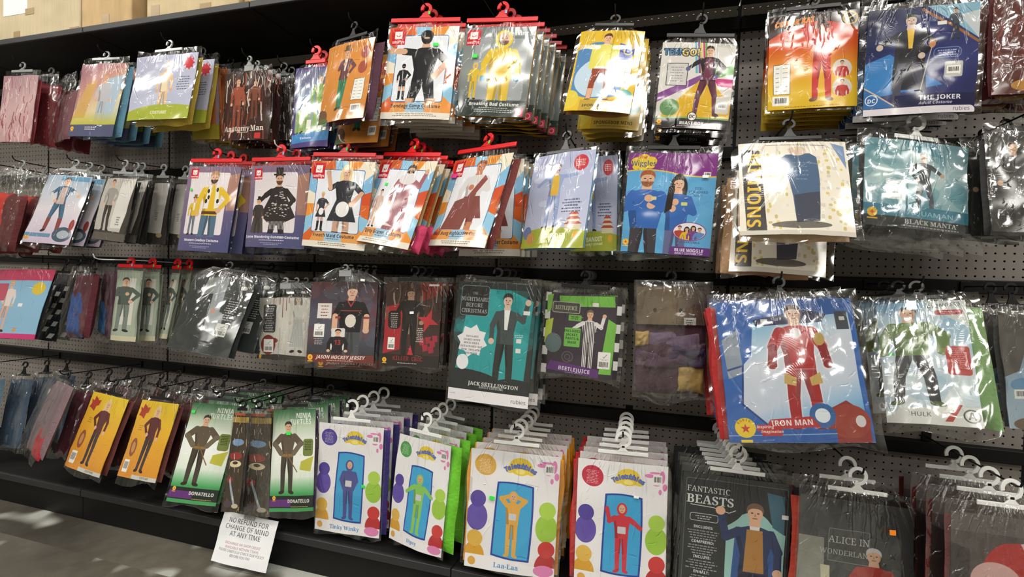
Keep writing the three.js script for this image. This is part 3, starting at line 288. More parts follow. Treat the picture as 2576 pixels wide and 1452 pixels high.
    text(c, 'SIZE:', 82, 41, 4, '#3c5f8c'); text(c, 'STANDARD', 82, 45.5, 4.2, '#3c5f8c'); text(c, 'ADULT', 82, 49.5, 3, '#3c5f8c'); ell(c, '#e8e4ea', 76, H * 0.77, 18, 10.5); ring(c, '#7d3080', 76, H * 0.77, 18, 10.5, 0.8); c.save(); c.beginPath(); c.ellipse(76, H * 0.77, 17, 10, 0, 0, 7); c.clip(); [['#b03a34', 65], ['#dcb12c', 73], ['#7b3b86', 80], ['#5b88c0', 87]].forEach(([col, x], i) => person(c, x, H * 0.715 + (i % 2) * 1.5, 34, { top: col, legs: col, longhair: i === 1 || i === 2, fat: 1.2 })); c.restore(); text(c, 'ALL AVAILABLE', 76, H * 0.875, 3.4, '#3f4c80'); emblem(c, 5, H * 0.9, 3.6); rrect(c, '#63307c', 56, H * 0.92, 46, H * 0.1, 4); text(c, 'BLUE WIGGLE', 77, H * 0.95, 4.9, '#eae4f0'); text(c, 'ADULT COSTUME TOP', 77, H * 0.98, 3, '#d9cfe4'); barcode(c, 86, 22, 8, 4.6); },
  yellowspots(c, H) { rect(c, '#ded6c8', 0, 0, 100, H); const r = rng(4); for (let k = 0; k < 130; k++) rrect(c, ['#cdb768', '#c7c2b8', '#d3cbbd', '#bfae72'][k % 4], 20 + r() * 78, r() * H * 0.92, 2 + 1.6 * r(), 2.6 + 2 * r(), 1.2); poly(c, '#3d3838', [[2, 8], [20, 10], [24, H * 0.97], [6, H * 0.95]]); text(c, 'MINIONS', 13.5, H * 0.52, 17, '#d3ab35', { rot: Math.PI / 2 + 0.03, sx: H * 0.0106 }); poly(c, '#465b78', [[38, H * 0.2], [44, H * 0.15], [66, H * 0.14], [72, H * 0.18], [73, H * 0.45], [70, H * 0.86], [50, H * 0.88], [48, H * 0.62], [44, H * 0.36], [38, H * 0.3]]); poly(c, '#3b3f4e', [[49, H * 0.6], [72, H * 0.56], [70, H * 0.86], [50, H * 0.88]]); lines(c, 57, H * 0.24, 18, 5, 5, '#5f7696', 3, 0.3); ell(c, '#cdb5a0', 55, H * 0.11, 8, 6); ell(c, 'rgba(60,55,55,0.75)', 54, H * 0.9, 26, 4); poly(c, '#7189ad', [[86, 2], [98, 6], [98, 34]]); rect(c, '#c2bcb0', 0, H * 0.955, 100, H * 0.05); stroke(c, '#5d5852', 0.6, [[26, 3], [80, 5]]); },
  teal(c, H) { rect(c, grad(c, 0, 0, 0, H, '#5f8f9c', '#a9c6cf', '#7ea9b8', '#3f7d94'), 0, 0, 100, H); blotches(c, H * 0.7, ['rgba(210,228,230,0.35)', 'rgba(60,130,150,0.3)'], 26, 8, 22, 6); poly(c, '#4d92a6', [[34, 0], [64, 0], [76, 14], [48, 12]]); person(c, 56, 10, H * 0.76, { top: '#39404a', legs: '#454d58', stance: 11, arms: ['hip', 'out'], hair: '#2c2a2c' }); rrect(c, '#d5dbdc', 20, H * 0.46, 18, 20, 1); lines(c, 29, H * 0.5, 12, 4, 3, '#8a9a9c', 3, 0.4); rect(c, '#3c7f98', 0, H * 0.75, 100, H * 0.14); text(c, 'AQUAMAN', 62, H * 0.82, 6.2, '#a9cad4', { sx: 1.5, light: 1 }); rect(c, '#2e3234', 0, H * 0.88, 100, H * 0.12); text(c, 'BLACK MANTA', 62, H * 0.92, 6, '#c9cdca', { font: 'serif', sx: 1.1 }); lines(c, 62, H * 0.965, 62, 1, 2.6, '#9a9e9c', 3, 0.5); emblem(c, 8, H * 0.85, 4.6); },
  edgeblue(c, H) { rect(c, '#31302f', 0, 0, 100, H); poly(c, grad(c, 40, 0, 100, H, '#b9c7d4', '#7f9fc0', '#c4a8b0', '#b4b2ae'), [[42, 4], [100, 0], [100, H], [60, H], [52, H * 0.7]]); person(c, 26, 10, H * 0.9, { top: '#2a2726', legs: '#211f20', hair: '#3a2c28' }); emblem(c, 60, H * 0.66, 4.5); },
  checks(c, H) { rect(c, '#202329', 0, 0, 100, H); for (let j = 0; j < 9; j++) for (let i = 0; i < 4; i++) if ((i + j) % 2) poly(c, '#cfcfc8', [[4 + i * 25 + j * 0.6, 30 + j * 15], [20 + i * 25 + j * 0.6, 30 + j * 15], [18 + i * 25, 42 + j * 15], [2 + i * 25, 42 + j * 15]]); rect(c, 'rgba(70,60,66,0.6)', 0, 0, 100, 26); },
  // row three
  retro(c, H) { rect(c, '#82aecb', 0, 0, 100, H); rect(c, '#b53a5a', 0, 0, 100, 14); rect(c, '#c2306c', 0, H * 0.93, 100, H * 0.07); person(c, 40, 14, H * 0.76, { top: '#d9c9c4', legs: '#caa595', hair: '#c9a05a', arms: ['hip', 'down'] }); rrect(c, '#b04a5c', 8, 18, 26, 22, 2); ell(c, '#d2b53c', 84, 24, 10, 8); rect(c, '#e6e6e2', 60, H * 0.5, 7, 4); ell(c, '#c98f3f', 66, H * 0.88, 3, 2); },
  greyred(c, H) { rect(c, '#8f9a88', 0, 0, 100, H); rrect(c, '#a2ac9a', 6, 6, 88, H - 12, 3); rect(c, '#cfcdc4', 28, 24, 52, H * 0.66); person(c, 40, 22, H * 0.78, { top: '#4c5650', legs: '#6f7a72', arms: ['fold', 'hip'], fat: 1.6, hair: '#3c423e' }); rect(c, '#c3bd9e', 0, H * 0.93, 100, H * 0.07); },
  suit(c, H) { rect(c, '#35393b', 0, 0, 100, H); poly(c, '#8f9392', [[30, 4], [62, 0], [46, H * 0.44], [18, H * 0.6]]); poly(c, '#a4a8b0', [[44, 6], [66, 4], [78, H * 0.78], [48, H * 0.7]]); poly(c, '#33373a', [[16, H * 0.3], [46, H * 0.24], [52, H * 0.66], [12, H * 0.62]]); poly(c, '#2e3436', [[62, 4], [96, 8], [88, H * 0.5], [66, H * 0.46]]); ell(c, '#c79a82', 56, H * 0.46, 4, 4); ell(c, '#cfcdc8', 88, 12, 5, 3); rrect(c, '#26292b', 70, H * 0.28, 22, H * 0.2, 2); lines(c, 81, H * 0.3, 18, 9, 3.2, '#c9c9c4', 5, 0.4); barcode(c, 70, H * 0.6, 16, 17, true); },
  bloodcard(c, H) { rect(c, grad(c, 0, 0, 100, H, '#b7b3ab', '#c9c5bd', '#b0aca4'), 0, 0, 100, H); streaked(c, H, ['rgba(140,136,130,0.4)', 'rgba(214,210,202,0.5)'], 8, 50); for (const [x, L] of [[30, 18], [42, 12], [48, 34], [55, 22], [60, 9]]) stroke(c, '#74332f', 1.2, [[x, 0], [x, L]]); rrect(c, '#3a3a3c', 10, 12, 26, H * 0.46, 4); lines(c, 23, 15, 20, 15, 3, '#c9c7c2', 4, 0.4); blotches(c, 1, ['#7a2f2c'], 1, 1, 1, 2); ell(c, '#7d3531', 22, H * 0.77, 15, 17); ell(c, '#7d3531', 30, H * 0.7, 12, 5); barcode(c, 13, H * 0.68, 20, 22, true); person(c, 78, -4, H * 0.94, { top: '#bdbab3', legs: '#b5b2aa', dress: '#aeb0ab', hair: '#6a665f', skin: '#b9a89a', belt: '#74332f', longhair: 1, arms: ['down', 'hip'] }); poly(c, '#3a3834', [[0, H * 0.94], [40, H * 0.92], [100, H * 0.95], [100, H], [0, H]]); emblem(c, 7, H * 0.96, 2.8); },
  jersey(c, H) { rect(c, grad(c, 0, 0, 0, H, '#3a2c30', '#444350', '#4b4c58', '#2c2a30'), 0, 0, 100, H); blotches(c, H * 0.7, ['rgba(120,40,40,0.25)', 'rgba(90,90,105,0.3)'], 24, 6, 16, 7); rrect(c, '#d6d2cc', 12, H * 0.27, 22, H * 0.19, 0); lines(c, 23, H * 0.3, 15, 4, 4.4, '#8a4a44', 3, 0.3); person(c, 63, 5, H * 1.16, { top: '#221f22', legs: '#46494c', skin: '#cfa58c', hair: '#3a2d28', arms: ['down', 'down'], sleeve: SKIN, fat: 1.2, waist: 10, arm: 1.05 }); stroke(c, '#8f3a33', 1.4, [[48, 40], [78, 40]]); stroke(c, '#9b3c36', 1.8, [[56, 24], [62, 34], [68, 24]]); rect(c, '#8f3a33', 40, 48, 8, 3); rect(c, '#8f3a33', 82, 48, 8, 3); ell(c, '#d9d0c4', 63, 54, 8, 9); rrect(c, '#d8d4d0', 36, H * 0.58, 20, H * 0.27, 2); person(c, 46, H * 0.59, 62, { top: '#241f22', legs: '#2a2629', fat: 1.4, arm: 1.2, hair: '#2a1c18' }); text(c, '13', 46, H * 0.755, 9, '#b23a38'); c.clearRect(0, 0, 0, 0); barcode(c, 9, H * 0.53, 16, 18, true); lines(c, 17, H * 0.71, 16, 4, 2.4, '#a9a7a4', 3, 0.4); rect(c, '#3a3a40', 8, H * 0.79, 17, 10); rect(c, '#6d2f2b', 0, H * 0.905, 100, H * 0.095); emblem(c, 6, H * 0.945, 4); text(c, 'JASON HOCKEY JERSEY', 51, H * 0.94, 6.6, '#e3d8d0', { italic: true, sx: 1.02 }); lines(c, 51, H * 0.975, 44, 1, 2.2, '#c9b9b2', 3); },
  redblack(c, H) { rect(c, '#3d2d28', 0, 0, 100, H); poly(c, '#7c241f', [[60, 0], [100, 0], [100, 18], [68, 30]]); poly(c, '#a02a30', [[0, H * 0.3], [34, H * 0.24], [30, H * 0.8], [0, H * 0.86]]); streaked(c, H * 0.4, ['#6a5344', '#8b7a68', '#2e211d'], 5, 40); person(c, 46, 10, H * 0.84, { top: '#26211f', legs: '#26211f', skin: '#9c7a62', hair: '#3c2c24', fat: 1.2 }); star(c, '#b23239', 78, H * 0.45, 20, 7, 4, 0.3); blotches(c, 1, ['#8c2a34'], 1, 1, 1, 1); for (const [x, y] of [[70, 0.7], [80, 0.68], [88, 0.72], [76, 0.77], [86, 0.79], [92, 0.66]]) poly(c, '#a02c3c', [[x - 5, H * y - 5], [x + 4, H * y - 6], [x + 5, H * y + 4], [x - 3, H * y + 6]]); rrect(c, '#28211f', 6, H * 0.34, 24, H * 0.22, 8); lines(c, 18, H * 0.37, 16, 8, 3.2, '#b9b0a8', 5, 0.4); barcode(c, 8, H * 0.66, 13, 20, true); lines(c, 66, H * 0.54, 14, 8, 3, '#b5b0aa', 8, 0.5); poly(c, '#b5323a', [[45, H * 0.86], [50, H * 0.74], [56, H * 0.86]]); rect(c, '#2a2321', 0, H * 0.86, 100, H * 0.14); text(c, 'KILLER CROC', 46, H * 0.905, 9, '#8f2a30', { font: 'monospace', sx: 0.92 }); lines(c, 46, H * 0.955, 40, 1, 2.4, '#bcb4ac', 3, 0.5); emblem(c, 4, H * 0.93, 4); rect(c, '#ded8d2', 77, 2, 18, 3); },
  tealcard(c, H) { rect(c, '#2b2e2e', 0, 0, 100, H); poly(c, '#2b8f90', [[30, 10], [60, 5], [97, 20], [92, H * 0.82], [70, H * 0.86], [6, H * 0.76], [14, 38], [40, 36]]); blotches(c, H * 0.5, ['rgba(20,110,112,0.3)', 'rgba(60,170,168,0.2)'], 30, 4, 14, 4); c.fillStyle = '#2b2e2e'; rect(c, '#2b2e2e', 0, 0, 100, 8); rrect(c, '#282a2a', 6, 5, 36, 36, 4, '#7a8a88', 0.6); ['THE', 'NIGHTMARE', 'BEFORE', 'CHRISTMAS'].forEach((s, i) => text(c, s, 24, 14 + i * 7, i ? 6.4 : 4, '#b4b8b6', { font: 'serif', sx: 0.9, light: 1 })); person(c, 66, 12, H * 0.84, { top: '#3c4344', legs: '#2a2c2c', skin: '#c9ab98', hair: '#2f2a28', shirt: '#d9dcd9', arms: ['down', 'wave'], stance: 7, fat: 0.95, waist: 8.5 }); star(c, '#d9d6d8', 25, H * 0.5, 20, 15, 8, 0.2); ['INCLUDES', 'JACKET WITH', 'MOCK SHIRT,', 'DETACHABLE BAT', 'BOW, TROUSERS', 'AND MASK'].forEach((s, i) => text(c, s, 25, H * 0.46 + i * 4, 3, '#3c3c40', { font: 'serif' })); c.fillStyle = '#26292a'; c.beginPath(); c.moveTo(0, H * 0.74); c.quadraticCurveTo(40, H * 0.72, 62, H * 0.8); c.quadraticCurveTo(80, H * 0.76, 100, H * 0.8); c.lineTo(100, H); c.lineTo(0, H); c.fill(); ell(c, '#dcdcdf', 15, H * 0.68, 8, 9); rect(c, '#d5d2cc', 86, H * 0.22, 8, 4.6); rect(c, '#d5d2cc', 80, H * 0.45, 6, 5); rect(c, '#d5d2cc', 80, H * 0.53, 6, 5); lines(c, 83, H * 0.42, 12, 2, 2, '#cfe0df', 2); text(c, 'JACK SKELLINGTON', 56, H * 0.845, 6, '#dcdcd8', { font: 'serif' }); text(c, 'ADULT COSTUME', 54, H * 0.875, 3.4, '#b9bab7', { font: 'serif' }); rect(c, '#e3e0e3', 0, H * 0.905, 100, H * 0.1); text(c, 'rubies', 88, H * 0.955, 6.4, '#4f4c50', { light: 1 }); lines(c, 6, H * 0.945, 8, 1, 2, '#888', 2); },
  stripes(c, H) { rect(c, '#383038', 0, 0, 100, H); for (let k = 0; k < 9; k++) { rect(c, k % 2 ? '#d8d6d4' : '#242124', 94, k * H / 9, 6, H / 9); rect(c, k % 2 ? '#242124' : '#d0cecb', 0, k * H / 9, 7, H / 9); } poly(c, '#6fb347', [[18, 4], [90, 0], [92, 14], [20, 18]]); poly(c, '#74b84a', [[84, 30], [95, 36], [92, H * 0.95], [76, H * 0.95]]); poly(c, '#a7b93c', [[2, 38], [12, 34], [10, 62], [2, 68]]); poly(c, '#7ab54a', [[2, 4], [10, 2], [8, 24], [3, 28]]); rrect(c, '#4a4846', 10, 12, 36, 14, 2, '#a9a698', 1); text(c, 'BEETLEJUICE', 28, 19, 7, '#b9c09a', { font: 'serif', sx: 0.62 }); rrect(c, '#6aa548', 32, 28, 17, 8, 1); lines(c, 40.5, 30, 12, 2, 2.6, '#2c3a22', 3, 0.5); person(c, 60, 20, H * 0.79, { top: '#dcd7d6', legs: '#dcd7d6', stripes: '#2a262a', sleeve: '#dcd7d6', hair: '#6d5f50', arms: ['out', 'wave'], stance: 4, shoes: '#d0ccc9', shirt: '#dcd7d6' }); rrect(c, '#6bb04a', 28, H * 0.42, 21, 25, 1); ['INCLUDES:', 'JACKET,', 'PANTS &', 'MASK'].forEach((s, i) => text(c, s, 38.5, H * 0.46 + i * 5, 4.4, '#26361e')); ell(c, '#58686a', 14, H * 0.62, 11, 13); ring(c, '#5a505c', 34, H * 0.78, 7, 7, 1.4); ring(c, '#5a505c', 34, H * 0.78, 3.4, 3.4, 1.2); barcode(c, 74, H * 0.68, 16, 22, true); poly(c, '#5d3470', [[12, H * 0.84], [76, H * 0.9], [76, H], [6, H * 0.95]]); text(c, 'BEETLEJUICE', 44, H * 0.925, 7, '#d8d0de', { rot: 0.05 }); lines(c, 44, H * 0.965, 26, 1, 2.2, '#9a8aa6', 2); rect(c, '#dad7d2', 62, 10, 8, 5); },
  cardtop(c, H) { rect(c, grad(c, 0, 0, 100, 0, '#6b5a48', '#806c55', '#3a2c2c'), 0, 0, 100, H); for (const x of [26, 62]) ell(c, '#1d1512', x, 34, 2.6, 3.2); rect(c, '#cfccc6', 66, 44, 17, 16); lines(c, 74, 47, 12, 4, 3.2, '#3a3a3a', 3, 0.5); rect(c, '#d9d6d0', 74, 66, 7, 5); },
  ironsuit(c, H) { rect(c, '#2c5fb0', 0, 0, 100, H); poly(c, grad(c, 20, 20, 50, H, '#8cc3e6', '#d8dcea', '#cfd8ea', '#4f9fd8'), [[26, 17], [96, 11], [96, H * 0.82], [30, H * 0.9], [12, H * 0.74], [16, H * 0.46], [22, H * 0.4]]); poly(c, '#2b2e52', [[26, 15], [66, 8], [80, 12], [76, 18], [28, 20]]); poly(c, '#8d99a8', [[2, 30], [14, 22], [15, 56], [4, 60]]); poly(c, '#8d99a8', [[4, 90], [16, 96], [18, H * 0.9], [6, H * 0.86]]); stroke(c, '#1c3a80', 1.4, [[4, H * 0.5], [15, H * 0.47], [12, H * 0.74], [30, H * 0.9]]); person(c, 56, 4, H * 0.92, { top: '#b3262c', legs: '#a52329', sleeve: '#8e2027', glove: '#8e2027', shoes: '#7a1b21', arms: ['side', 'side'], hair: '#4a2c20', fat: 1.15, waist: 9, arm: 1.15, glow: '#ffffff', stance: 7 }); poly(c, '#caa75c', [[44, 56], [52, 60], [51, 66], [43, 64]]); poly(c, '#caa75c', [[61, 60], [69, 56], [70, 64], [62, 66]]); ell(c, '#e0d7dc', 56, 26, 4, 4); ell(c, '#c2a05a', 72, 31, 4, 5); poly(c, '#8c2b2a', [[66, H * 0.8], [84, H * 0.72], [98, H * 0.82], [98, H], [70, H]]); ell(c, '#9c3a30', 84, H * 0.86, 15, 12); ell(c, '#2f5fa0', 66, H * 0.82, 9, 9); ell(c, '#e4ecf4', 66, H * 0.82, 5.2, 5.2); ell(c, '#dcd6da', 92, H * 0.86, 3.6, 4.2); rect(c, '#2a56a4', 0, H * 0.91, 74, H * 0.09); stroke(c, '#8fb0de', 0.6, [[0, H * 0.955], [74, H * 0.94]]); poly(c, '#b8282d', [[30, H * 0.845], [58, H * 0.825], [64, H * 0.895], [25, H * 0.915]]); text(c, 'IRON MAN', 44.5, H * 0.871, 5.6, '#f0eaec', { rot: -0.03 }); ell(c, '#f0c92e', 12, H * 0.9, 7.2, 7.2); c.save(); for (let k = 0; k < 6; k++) { const a = -2.5 + k * 0.38; text(c, "RUBIE'S"[k], 12 + Math.cos(a) * 5.4, H * 0.9 + Math.sin(a) * 5.4, 2.4, '#9a6a14', { rot: a + 1.57 }); } c.restore(); star(c, '#c9302c', 12, H * 0.9 + 0.6, 3.6, 1.4, 5, -1.57); rect(c, '#eacb3a', 8, H * 0.9 + 8.6, 8, 2); rect(c, '#b8282d', 20, H * 0.88, 11, 4.6); rect(c, '#b8282d', 23, H * 0.91, 14, 4.8); text(c, 'Inspiring', 25.5, H * 0.89, 2.8, '#f0d8d8', { italic: true }); text(c, 'Imagination', 30, H * 0.93, 2.6, '#f0d8d8', { italic: true }); rect(c, '#dedbd8', 32, 14.5, 5, 2.6); rect(c, '#3a3e4c', 86, 10, 9, 14); rect(c, '#d5d2d0', 89, 14, 4, 3); },
  green(c, H) { rect(c, grad(c, 0, 0, 0, H, '#86b4d6', '#c3d2de', '#d7dcdc'), 0, 0, 100, H); blotches(c, H, ['rgba(235,240,242,0.35)', 'rgba(130,170,205,0.25)'], 30, 8, 20, 3); poly(c, '#cfd4d2', [[56, 0], [100, 0], [100, 40], [66, 14]]); text(c, 'AVENGERS', 76, 7, 7.4, '#6a6e72', { italic: true, rot: -0.1 }); rrect(c, '#b23a3c', 66, 14, 30, 7, 3); lines(c, 81, 16, 24, 2, 2.4, '#e6c4c4', 3, 0.45); person(c, 36, 7, H * 0.83, { top: '#5f7c3c', legs: '#2f2f36', sleeve: '#5f7c3c', glove: '#7d8f52', shoes: '#4e5f36', hair: '#26221f', fat: 1.3, waist: 9.5, arm: 1.45, stance: 10, arms: ['side', 'flex'] }); for (const [x, y, w] of [[30, 0.24, 10], [42, 0.24, 10]]) ell(c, 'rgba(140,165,90,0.6)', x, H * y, w * 0.55, 5); for (let k = 0; k < 3; k++) { ell(c, 'rgba(60,85,35,0.5)', 33, H * (0.31 + k * 0.04), 3.2, 1.8); ell(c, 'rgba(60,85,35,0.5)', 39, H * (0.31 + k * 0.04), 3.2, 1.8); } rrect(c, '#b43c3c', 72, H * 0.38, 25, H * 0.23, 4); lines(c, 84.5, H * 0.4, 18, 11, 2.6, '#d58a86', 5, 0.4); poly(c, '#d9dad4', [[8, H * 0.92], [20, H * 0.875], [100, H * 0.85], [100, H], [0, H]]); text(c, 'HULK', 38, H * 0.925, 8, '#46484a', { light: 1, sx: 1.1 }); poly(c, '#b44440', [[62, H * 0.97], [70, H * 0.97], [82, H * 0.84], [77, H * 0.84]]); ring(c, '#4a4d50', 90, H * 0.92, 8, 8, 1.8); text(c, 'A', 90, H * 0.92, 13, '#4a4d50'); rect(c, '#3ad64c', 9, H * 0.43, 7, 4); },
  paleblue(c, H) { rect(c, grad(c, 0, 0, 0, H, '#4c5052', '#8fa9c0', '#a7bccd'), 0, 0, 100, H); poly(c, '#54504e', [[0, 0], [50, 0], [20, H * 0.5], [0, H * 0.55]]); ell(c, '#5f8fb8', 24, H * 0.62, 18, 10); barcode(c, 10, H * 0.66, 22, 14); ell(c, '#6d5a48', 30, H * 0.96, 24, 10); person(c, 80, 10, H * 0.9, { top: '#8d6f64', legs: '#5b6a7c' }); },
  // row four
  yellowwoman(c, H) { rect(c, grad(c, 60, 0, 30, H, '#e0bd2e', '#dea02c', '#d6872e'), 0, 0, 100, H); person(c, 56, 8, H * 0.86, { top: '#5a2c2c', legs: '#3f3438', hair: '#d9be7c', longhair: 1, arms: ['hip', 'down'], stance: 5, lean: 0.03 }); poly(c, '#a83a2c', [[4, 12], [12, 14], [13, 6], [20, 9], [24, 12], [32, 11], [30, 20], [24, 22], [22, 31], [12, 27], [5, 26], [8, 19]]); lines(c, 22, 42, 14, 3, 3.4, '#9a6a2c', 3, 0.4); ell(c, '#8d4f3a', 19, H * 0.62, 9, 15); ell(c, '#c08a4a', 19, H * 0.62, 5, 9); barcode(c, 8, H * 0.78, 14, 20); rect(c, '#c9c6bd', 40, H * 0.95, 60, H * 0.05); text(c, 'COSTUME', 72, H * 0.973, 4.6, '#5a564e'); },
  greenman(c, H) { rect(c, grad(c, 0, 0, 0, H, '#2f5f3a', '#b9cbb0', '#eef1ea', '#eef1ea', '#dfe9da', '#3f9a54', '#1d3a26'), 0, 0, 100, H); text(c, 'NINJA', 72, 12, 13, '#dfe6dc', { sx: 0.9 }); text(c, 'TURTLES', 66, 23, 13.5, '#dfe6dc', { sx: 0.9 }); person(c, 38, 22, H * 0.72, { top: '#5a4c3e', legs: '#3f3830', sleeve: '#6a604c', glove: '#6a604c', hair: '#2f2a22', arms: ['hip', 'hip'], belt: '#8a6a3c', arm: 1.4, fat: 1.15 }); stroke(c, '#7a5a34', 2, [[34, H * 0.42], [62, H * 0.62]]); rrect(c, '#6d7a3a', 74, H * 0.3, 22, H * 0.17, 5); lines(c, 85, H * 0.32, 15, 6, 3, '#2c3318', 4, 0.45); poly(c, '#b9b73f', [[70, H * 0.52], [98, H * 0.47], [92, H * 0.62], [68, H * 0.6]]); rect(c, '#1c2420', 0, H * 0.85, 100, H * 0.15); rect(c, '#5d2c74', 0, H * 0.885, 50, H * 0.07); emblem(c, 10, H * 0.87, 3.8); text(c, 'DONATELLO', 67, H * 0.9, 8.6, '#dfe0d8'); lines(c, 70, H * 0.95, 44, 2, 3, '#b59a4c', 3, 0.45); rect(c, '#3f9455', 0, H * 0.965, 100, H * 0.035); },
  toys(c, H) { rect(c, '#3a3026', 0, 0, 100, H); rect(c, '#c2492c', 8, 0, 70, 12); rect(c, '#a98a42', 0, 20, 100, 30); streaked(c, H, ['#8a6a34', '#2c241c', '#b49a5c'], 6, 40); ell(c, '#6f8fb5', 50, H * 0.3, 34, 18); ell(c, '#8d2c2a', 46, H * 0.44, 36, 20); ell(c, '#d6c79a', 50, H * 0.52, 32, 18); ell(c, '#3c2c28', 50, H * 0.51, 14, 8); ell(c, '#8d2c2a', 26, H * 0.68, 20, 16); stroke(c, '#9aa6b0', 10, [[30, H * 0.68], [64, H * 0.92]]); ell(c, '#b9b29a', 72, H * 0.94, 18, 12); ell(c, '#4a3a44', 30, H * 0.92, 26, 18); streaked(c, H, ['#e0ddd2', '#c9c4b4'], 16, 14); },
  tinky(c, H) { tele(c, H, '#4f3f95', '#4a4f8c', { arms: ['low', 'low'] }, 'Tinky Winky'); },
  dipsy(c, H) { tele(c, H, '#4c9a4a', '#86c25a', { arms: ['out', 'out'] }, 'Dipsy'); },
  laalaa(c, H) { tele(c, H, '#d9a648', '#dca347', { arms: ['head', 'head'] }, 'Laa-Laa'); },
  po(c, H) { tele(c, H, '#bf2f42', '#c9323e', { arms: ['wave', 'out'] }, 'Po'); },
  beasts(c, H) { rect(c, '#303233', 0, 0, 100, H); rrect(c, '#2b2d2e', 3, 5, 94, H, 2, '#55595a', 0.7); text(c, 'FANTASTIC', 24, 15, 7.4, '#c9cac8', { font: 'serif', light: 1 }); text(c, 'BEASTS', 26, 24, 11.5, '#c9cac8', { font: 'serif' }); stroke(c, '#c9cac8', 0.7, [[8, 30], [30, 31], [44, 34], [50, 31]]); rrect(c, null, 8, 38, 26, 7, 2, '#b9bab8', 0.6); lines(c, 21, 40, 18, 2, 2.2, '#b9bab8', 3, 0.4); ['INCLUDES:', 'COMPREND:', 'INCLUYE:', 'ENHÄLT:', 'INCLUDE:'].forEach((s, i) => { text(c, s, 21, 51 + i * 14, 3.6, '#d2d3d1'); lines(c, 21, 54 + i * 14, 30, 4, 2.4, '#8f9190', 4 + i, 0.4); }); c.fillStyle = '#8fbab4'; c.beginPath(); c.moveTo(42, 46); c.quadraticCurveTo(52, 40, 56, 34); c.quadraticCurveTo(70, 26, 80, 36); c.quadraticCurveTo(86, 44, 96, 48); c.lineTo(94, H); c.lineTo(42, H); c.fill(); poly(c, '#3c5f70', [[78, 10], [94, 12], [95, 48], [84, 42]]); person(c, 68, 22, H * 1.05, { top: '#2b3556', legs: '#2f2a3a', coat: '#2f4f88', hair: '#6b5344', shirt: '#d8d6d0', panel: '#a9763c', arms: ['wave', 'down'], fat: 1.12 }); rect(c, '#dcdad6', 92, 29, 6, 4); },
  alice(c, H) { rect(c, '#343536', 0, 0, 100, H); poly(c, '#8d8d82', [[0, H * 0.3], [22, H * 0.3], [24, H * 0.7], [0, H * 0.74]]); rrect(c, '#3f4040', 26, H * 0.22, 36, H * 0.24, 1, '#7f817e', 0.6); text(c, 'ALICE IN', 44, H * 0.3, 8.5, '#c9cac6', { font: 'serif', light: 1 }); text(c, 'WONDERLAND', 42, H * 0.39, 6.4, '#b9bab6', { font: 'serif', light: 1 }); person(c, 66, H * 0.33, H * 0.8, { top: '#a8302c', legs: '#2c2a2a', skirt: '#2f2c2c', apron: '#e4e2dc', hair: '#c9c6c0', sleeve: '#d9d6d0', fat: 1.3 }); poly(c, '#cfc8a8', [[20, H * 0.5], [28, H * 0.5], [30, H], [24, H]]); },
  redbag(c, H) { rect(c, '#4a4141', 0, 0, 100, H); rect(c, '#5d5453', 0, 0, 100, H * 0.12); c.fillStyle = '#b3211f'; c.beginPath(); c.moveTo(14, H); c.quadraticCurveTo(14, H * 0.26, 44, H * 0.17); c.quadraticCurveTo(84, H * 0.12, 100, H * 0.2); c.lineTo(100, H); c.fill(); ell(c, '#d9a9a4', 36, H * 0.42, 20, 16); ell(c, '#d8605a', 84, H * 0.32, 18, 12); poly(c, '#2c2626', [[0, H * 0.2], [16, H * 0.24], [12, H], [0, H]]); poly(c, '#e0b8b0', [[56, H * 0.16], [64, H * 0.14], [80, H * 0.36], [72, H * 0.4]]); },
};
const printCache = new Map();
function printed(name, h_w) {
  if (!printCache.has(name)) {
    const W = ['ironsuit', 'tinky', 'dipsy', 'laalaa', 'po', 'tealcard', 'green', 'beasts', 'wiggle', 'alice', 'yellowspots', 'stripes', 'jersey', 'bluecard'].includes(name) ? 640 : 400, H = Math.min(1000, Math.round(W * h_w));
    const t = canvasTexture(W, H, (c) => { c.scale(W / 100, H / (100 * h_w)); ART[name](c, 100 * h_w); rect(c, 'rgba(122,114,110,0.11)', 0, 0, 100, 100 * h_w); });
    const k = printCache.size % 3;
    printCache.set(name, std({ map: t, roughness: 0.12, ior: 1.6, bumpMap: CREASE[k], bumpScale: 0.0075 }));
  }
  return printCache.get(name);
}

// ---------------------------------------------------------------- hanging costume packages
function gridGeo(nx, ny, f, keep, uvf) {
  const pos = [], uv = [], idx = [];
  for (let j = 0; j <= ny; j++) for (let i = 0; i <= nx; i++) { const u = i / nx, v = j / ny, p = f(u, v); pos.push(p[0], p[1], p[2]); uv.push(...(uvf ? uvf(u, v) : [u, 1 - v])); }
  for (let j = 0; j < ny; j++) for (let i = 0; i < nx; i++) { if (keep && !keep(i, j)) continue; const a = j * (nx + 1) + i, b = a + 1, c = a + nx + 1, d = c + 1; idx.push(a, c, b, b, c, d); }
  const g = new THREE.BufferGeometry(); g.setAttribute('position', new THREE.Float32BufferAttribute(pos, 3)); g.setAttribute('uv', new THREE.Float32BufferAttribute(uv, 2)); g.setIndex(idx); g.computeVertexNormals(); return g;
}
function cardGeo(w, h, y0, z0, bow, seed) { // printed insert: front and back faces a millimetre apart, bowed and rippled
  const n = noise2(seed), zf = (u, v) => z0 + bow * (1 - Math.pow(2 * u - 1, 2)) * (0.5 + 0.5 * v) + 0.0035 * n(u * 3 + 1, v * 3.4) + 0.0014 * n(u * 8, v * 9 + 5);
  const front = gridGeo(14, 18, (u, v) => [(u - 0.5) * w, y0 - v * h, zf(u, v)]);
  const back = gridGeo(4, 5, (u, v) => [(0.5 - u) * w, y0 - v * h, zf(1 - u, v) - 0.0016], null, (u, v) => [1 - u, 1 - v]);
  return mergeGeometries([front, back]);
}
